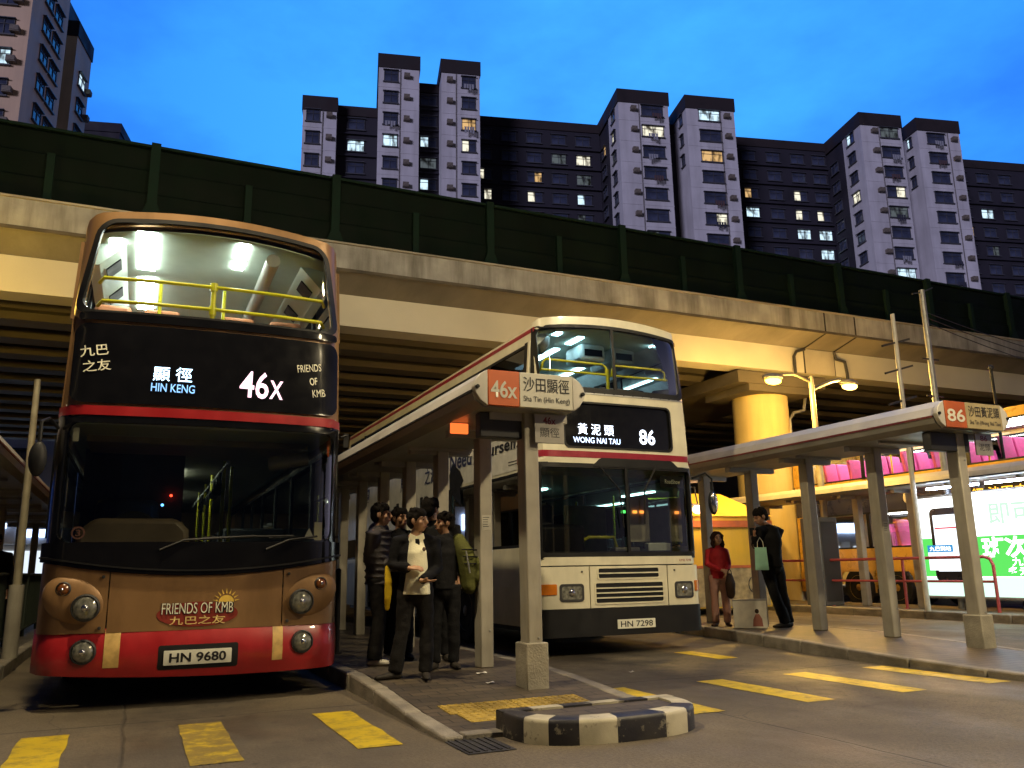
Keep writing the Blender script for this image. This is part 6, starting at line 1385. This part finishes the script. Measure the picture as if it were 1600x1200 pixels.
wl = WO.location; ca_, sa_ = math.cos(-azof(x, y)), math.sin(-azof(x, y)); hb_.location = (wl[0] + ca_ * .17 + sa_ * .22, wl[1] + sa_ * .17 - ca_ * .22, wl[2] + .66); tag(hb_, 'dark brown handbag hanging from the hands of the woman in red', 'handbag')
b = MB(); b.tube([(-.05, 0, .08), (-.03, 0, .19), (.0, 0, .225), (.03, 0, .19), (.05, 0, .08)], .008, 6); b.build('handle', c_brown, hb_)
# man in black reading his phone
x, y = 9.08, 10.42
MN, P, g, k = person('tall man in black jacket and trousers looking down at his phone beside a shelter post', place(x, y), 1.80, azof(x, y),
    J0(head=(-.10, -.05, 1.575), neck=(-.03, .01, 1.455), shL=(-.12, -.12, 1.39), shR=(.15, .10, 1.40), elL=(-.22, -.16, 1.14), elR=(.05, -.06, 1.10), wrL=(-.20, -.22, 1.30), wrR=(-.16, -.12, 1.24), hdL=(-.15, -.1, .8), hdR=(-.8, -.2, .5), pnL=(.9, .1, .2), pnR=(-.2, .2, 1), thL=(.5, -.5, .3), cuL=.7,
       hipL=(-.07, -.03, .90), hipR=(.07, .03, .90), knL=(.00, -.10, .50), knR=(.12, .03, .49), anL=(.13, -.06, .085), anR=(.17, .06, .085), toL=(.02, -.14, .04), toR=(.06, -.05, .04), flare=.078), c_black, c_black, c_shoeb, m_hair, m_skin2, yaw=R(-62), pitch=R(24), face_rot=R(-35))
def at_person(o, per, off): c_, s_ = math.cos(per.rotation_euler[2]), math.sin(per.rotation_euler[2]); o.location = (per.location[0] + c_ * off[0] - s_ * off[1], per.location[1] + s_ * off[0] + c_ * off[1], per.location[2] + off[2]); o.rotation_euler[2] = per.rotation_euler[2]
b = MB(); b.box(-.036, .036, -.004, .004, -.07, .07); phn = b.build('mobile_phone', m_black, bevel=.004); tag(phn, 'black mobile phone in the raised hand of the man in black', 'phone'); at_person(phn, MN, (-.245, -.255, 1.44)); phn.rotation_euler[0] = R(35)
b = MB(); b.box(-.03, .03, -.0055, -.0045, -.06, .06); b.build('screen', mat('dark_screen', (.02, .025, .03), .1), phn)
b = MB(); i = b.add([(-.10, -.05, -.36), (.10, -.05, -.36), (.10, .05, -.36), (-.10, .05, -.36), (-.085, -.03, -.02), (.085, -.03, -.02), (.085, .03, -.02), (-.085, .03, -.02)])
for f in ((0, 1, 2, 3), (0, 1, 5, 4), (1, 2, 6, 5), (2, 3, 7, 6), (3, 0, 4, 7)): b.q(*[i + q for q in f])
pb = b.build('paper_bag', c_mint, solid=.004); tag(pb, 'mint green paper carrier bag hanging from the man in black', 'bag'); at_person(pb, MN, (-.14, -.30, 1.22))
b = MB()
for yy in (-.028, .028): b.tube([(-.045, yy, -.02), (-.04, yy, .06), (0, yy * .3, .13), (.04, yy, .06), (.045, yy, -.02)], .005, 6)
b.build('bag_handle', c_white, pb)
# white display board at his feet
bd = thing('display_board', 'white display board with a small picture standing at the feet of the man in black', 'board', (8.66, 10.50, zb_(10.5)), R(-38))
b = MB(); b.box(-.25, .25, -.02, .14, 0, .42); b.build('board_face', mat('white_board_face', (.62, .58, .48), .5, var=.12, scale=9), bd, bevel=.008)
b = MB(); b.box(-.255, .255, -.024, .144, .405, .428); b.build('board_edge', m_steel, bd)
b = MB(); b.ell((.10, -.022, .25), .030, .003, .036, 14, 8); b.build('picture_head', c_brown, bd); b = MB(); b.prism([(.03, .03), (.18, .03), (.17, .14), (.13, .21), (.08, .21), (.04, .13)], 'y', -.024, -.0205); b.build('picture_body', mat('picture_brown', (.28, .10, .07), .6), bd)
# distant people beyond the near fence
for (x, y, H_, lab) in ((-1.75, 13.6, 1.52, 'person in dark clothes waiting behind the fence nearest the gold bus'), (-2.5, 14.6, 1.5, 'person in dark clothes behind the fence further along the pavement'), (-3.0, 13.9, 1.5, 'person in dark clothes at the far edge of the pavement behind the fence')):
    person(lab, (x, y, .15), H_, azof(x, y), J0(), c_black, c_trous, c_shoeb, m_hair, yaw=R(30))
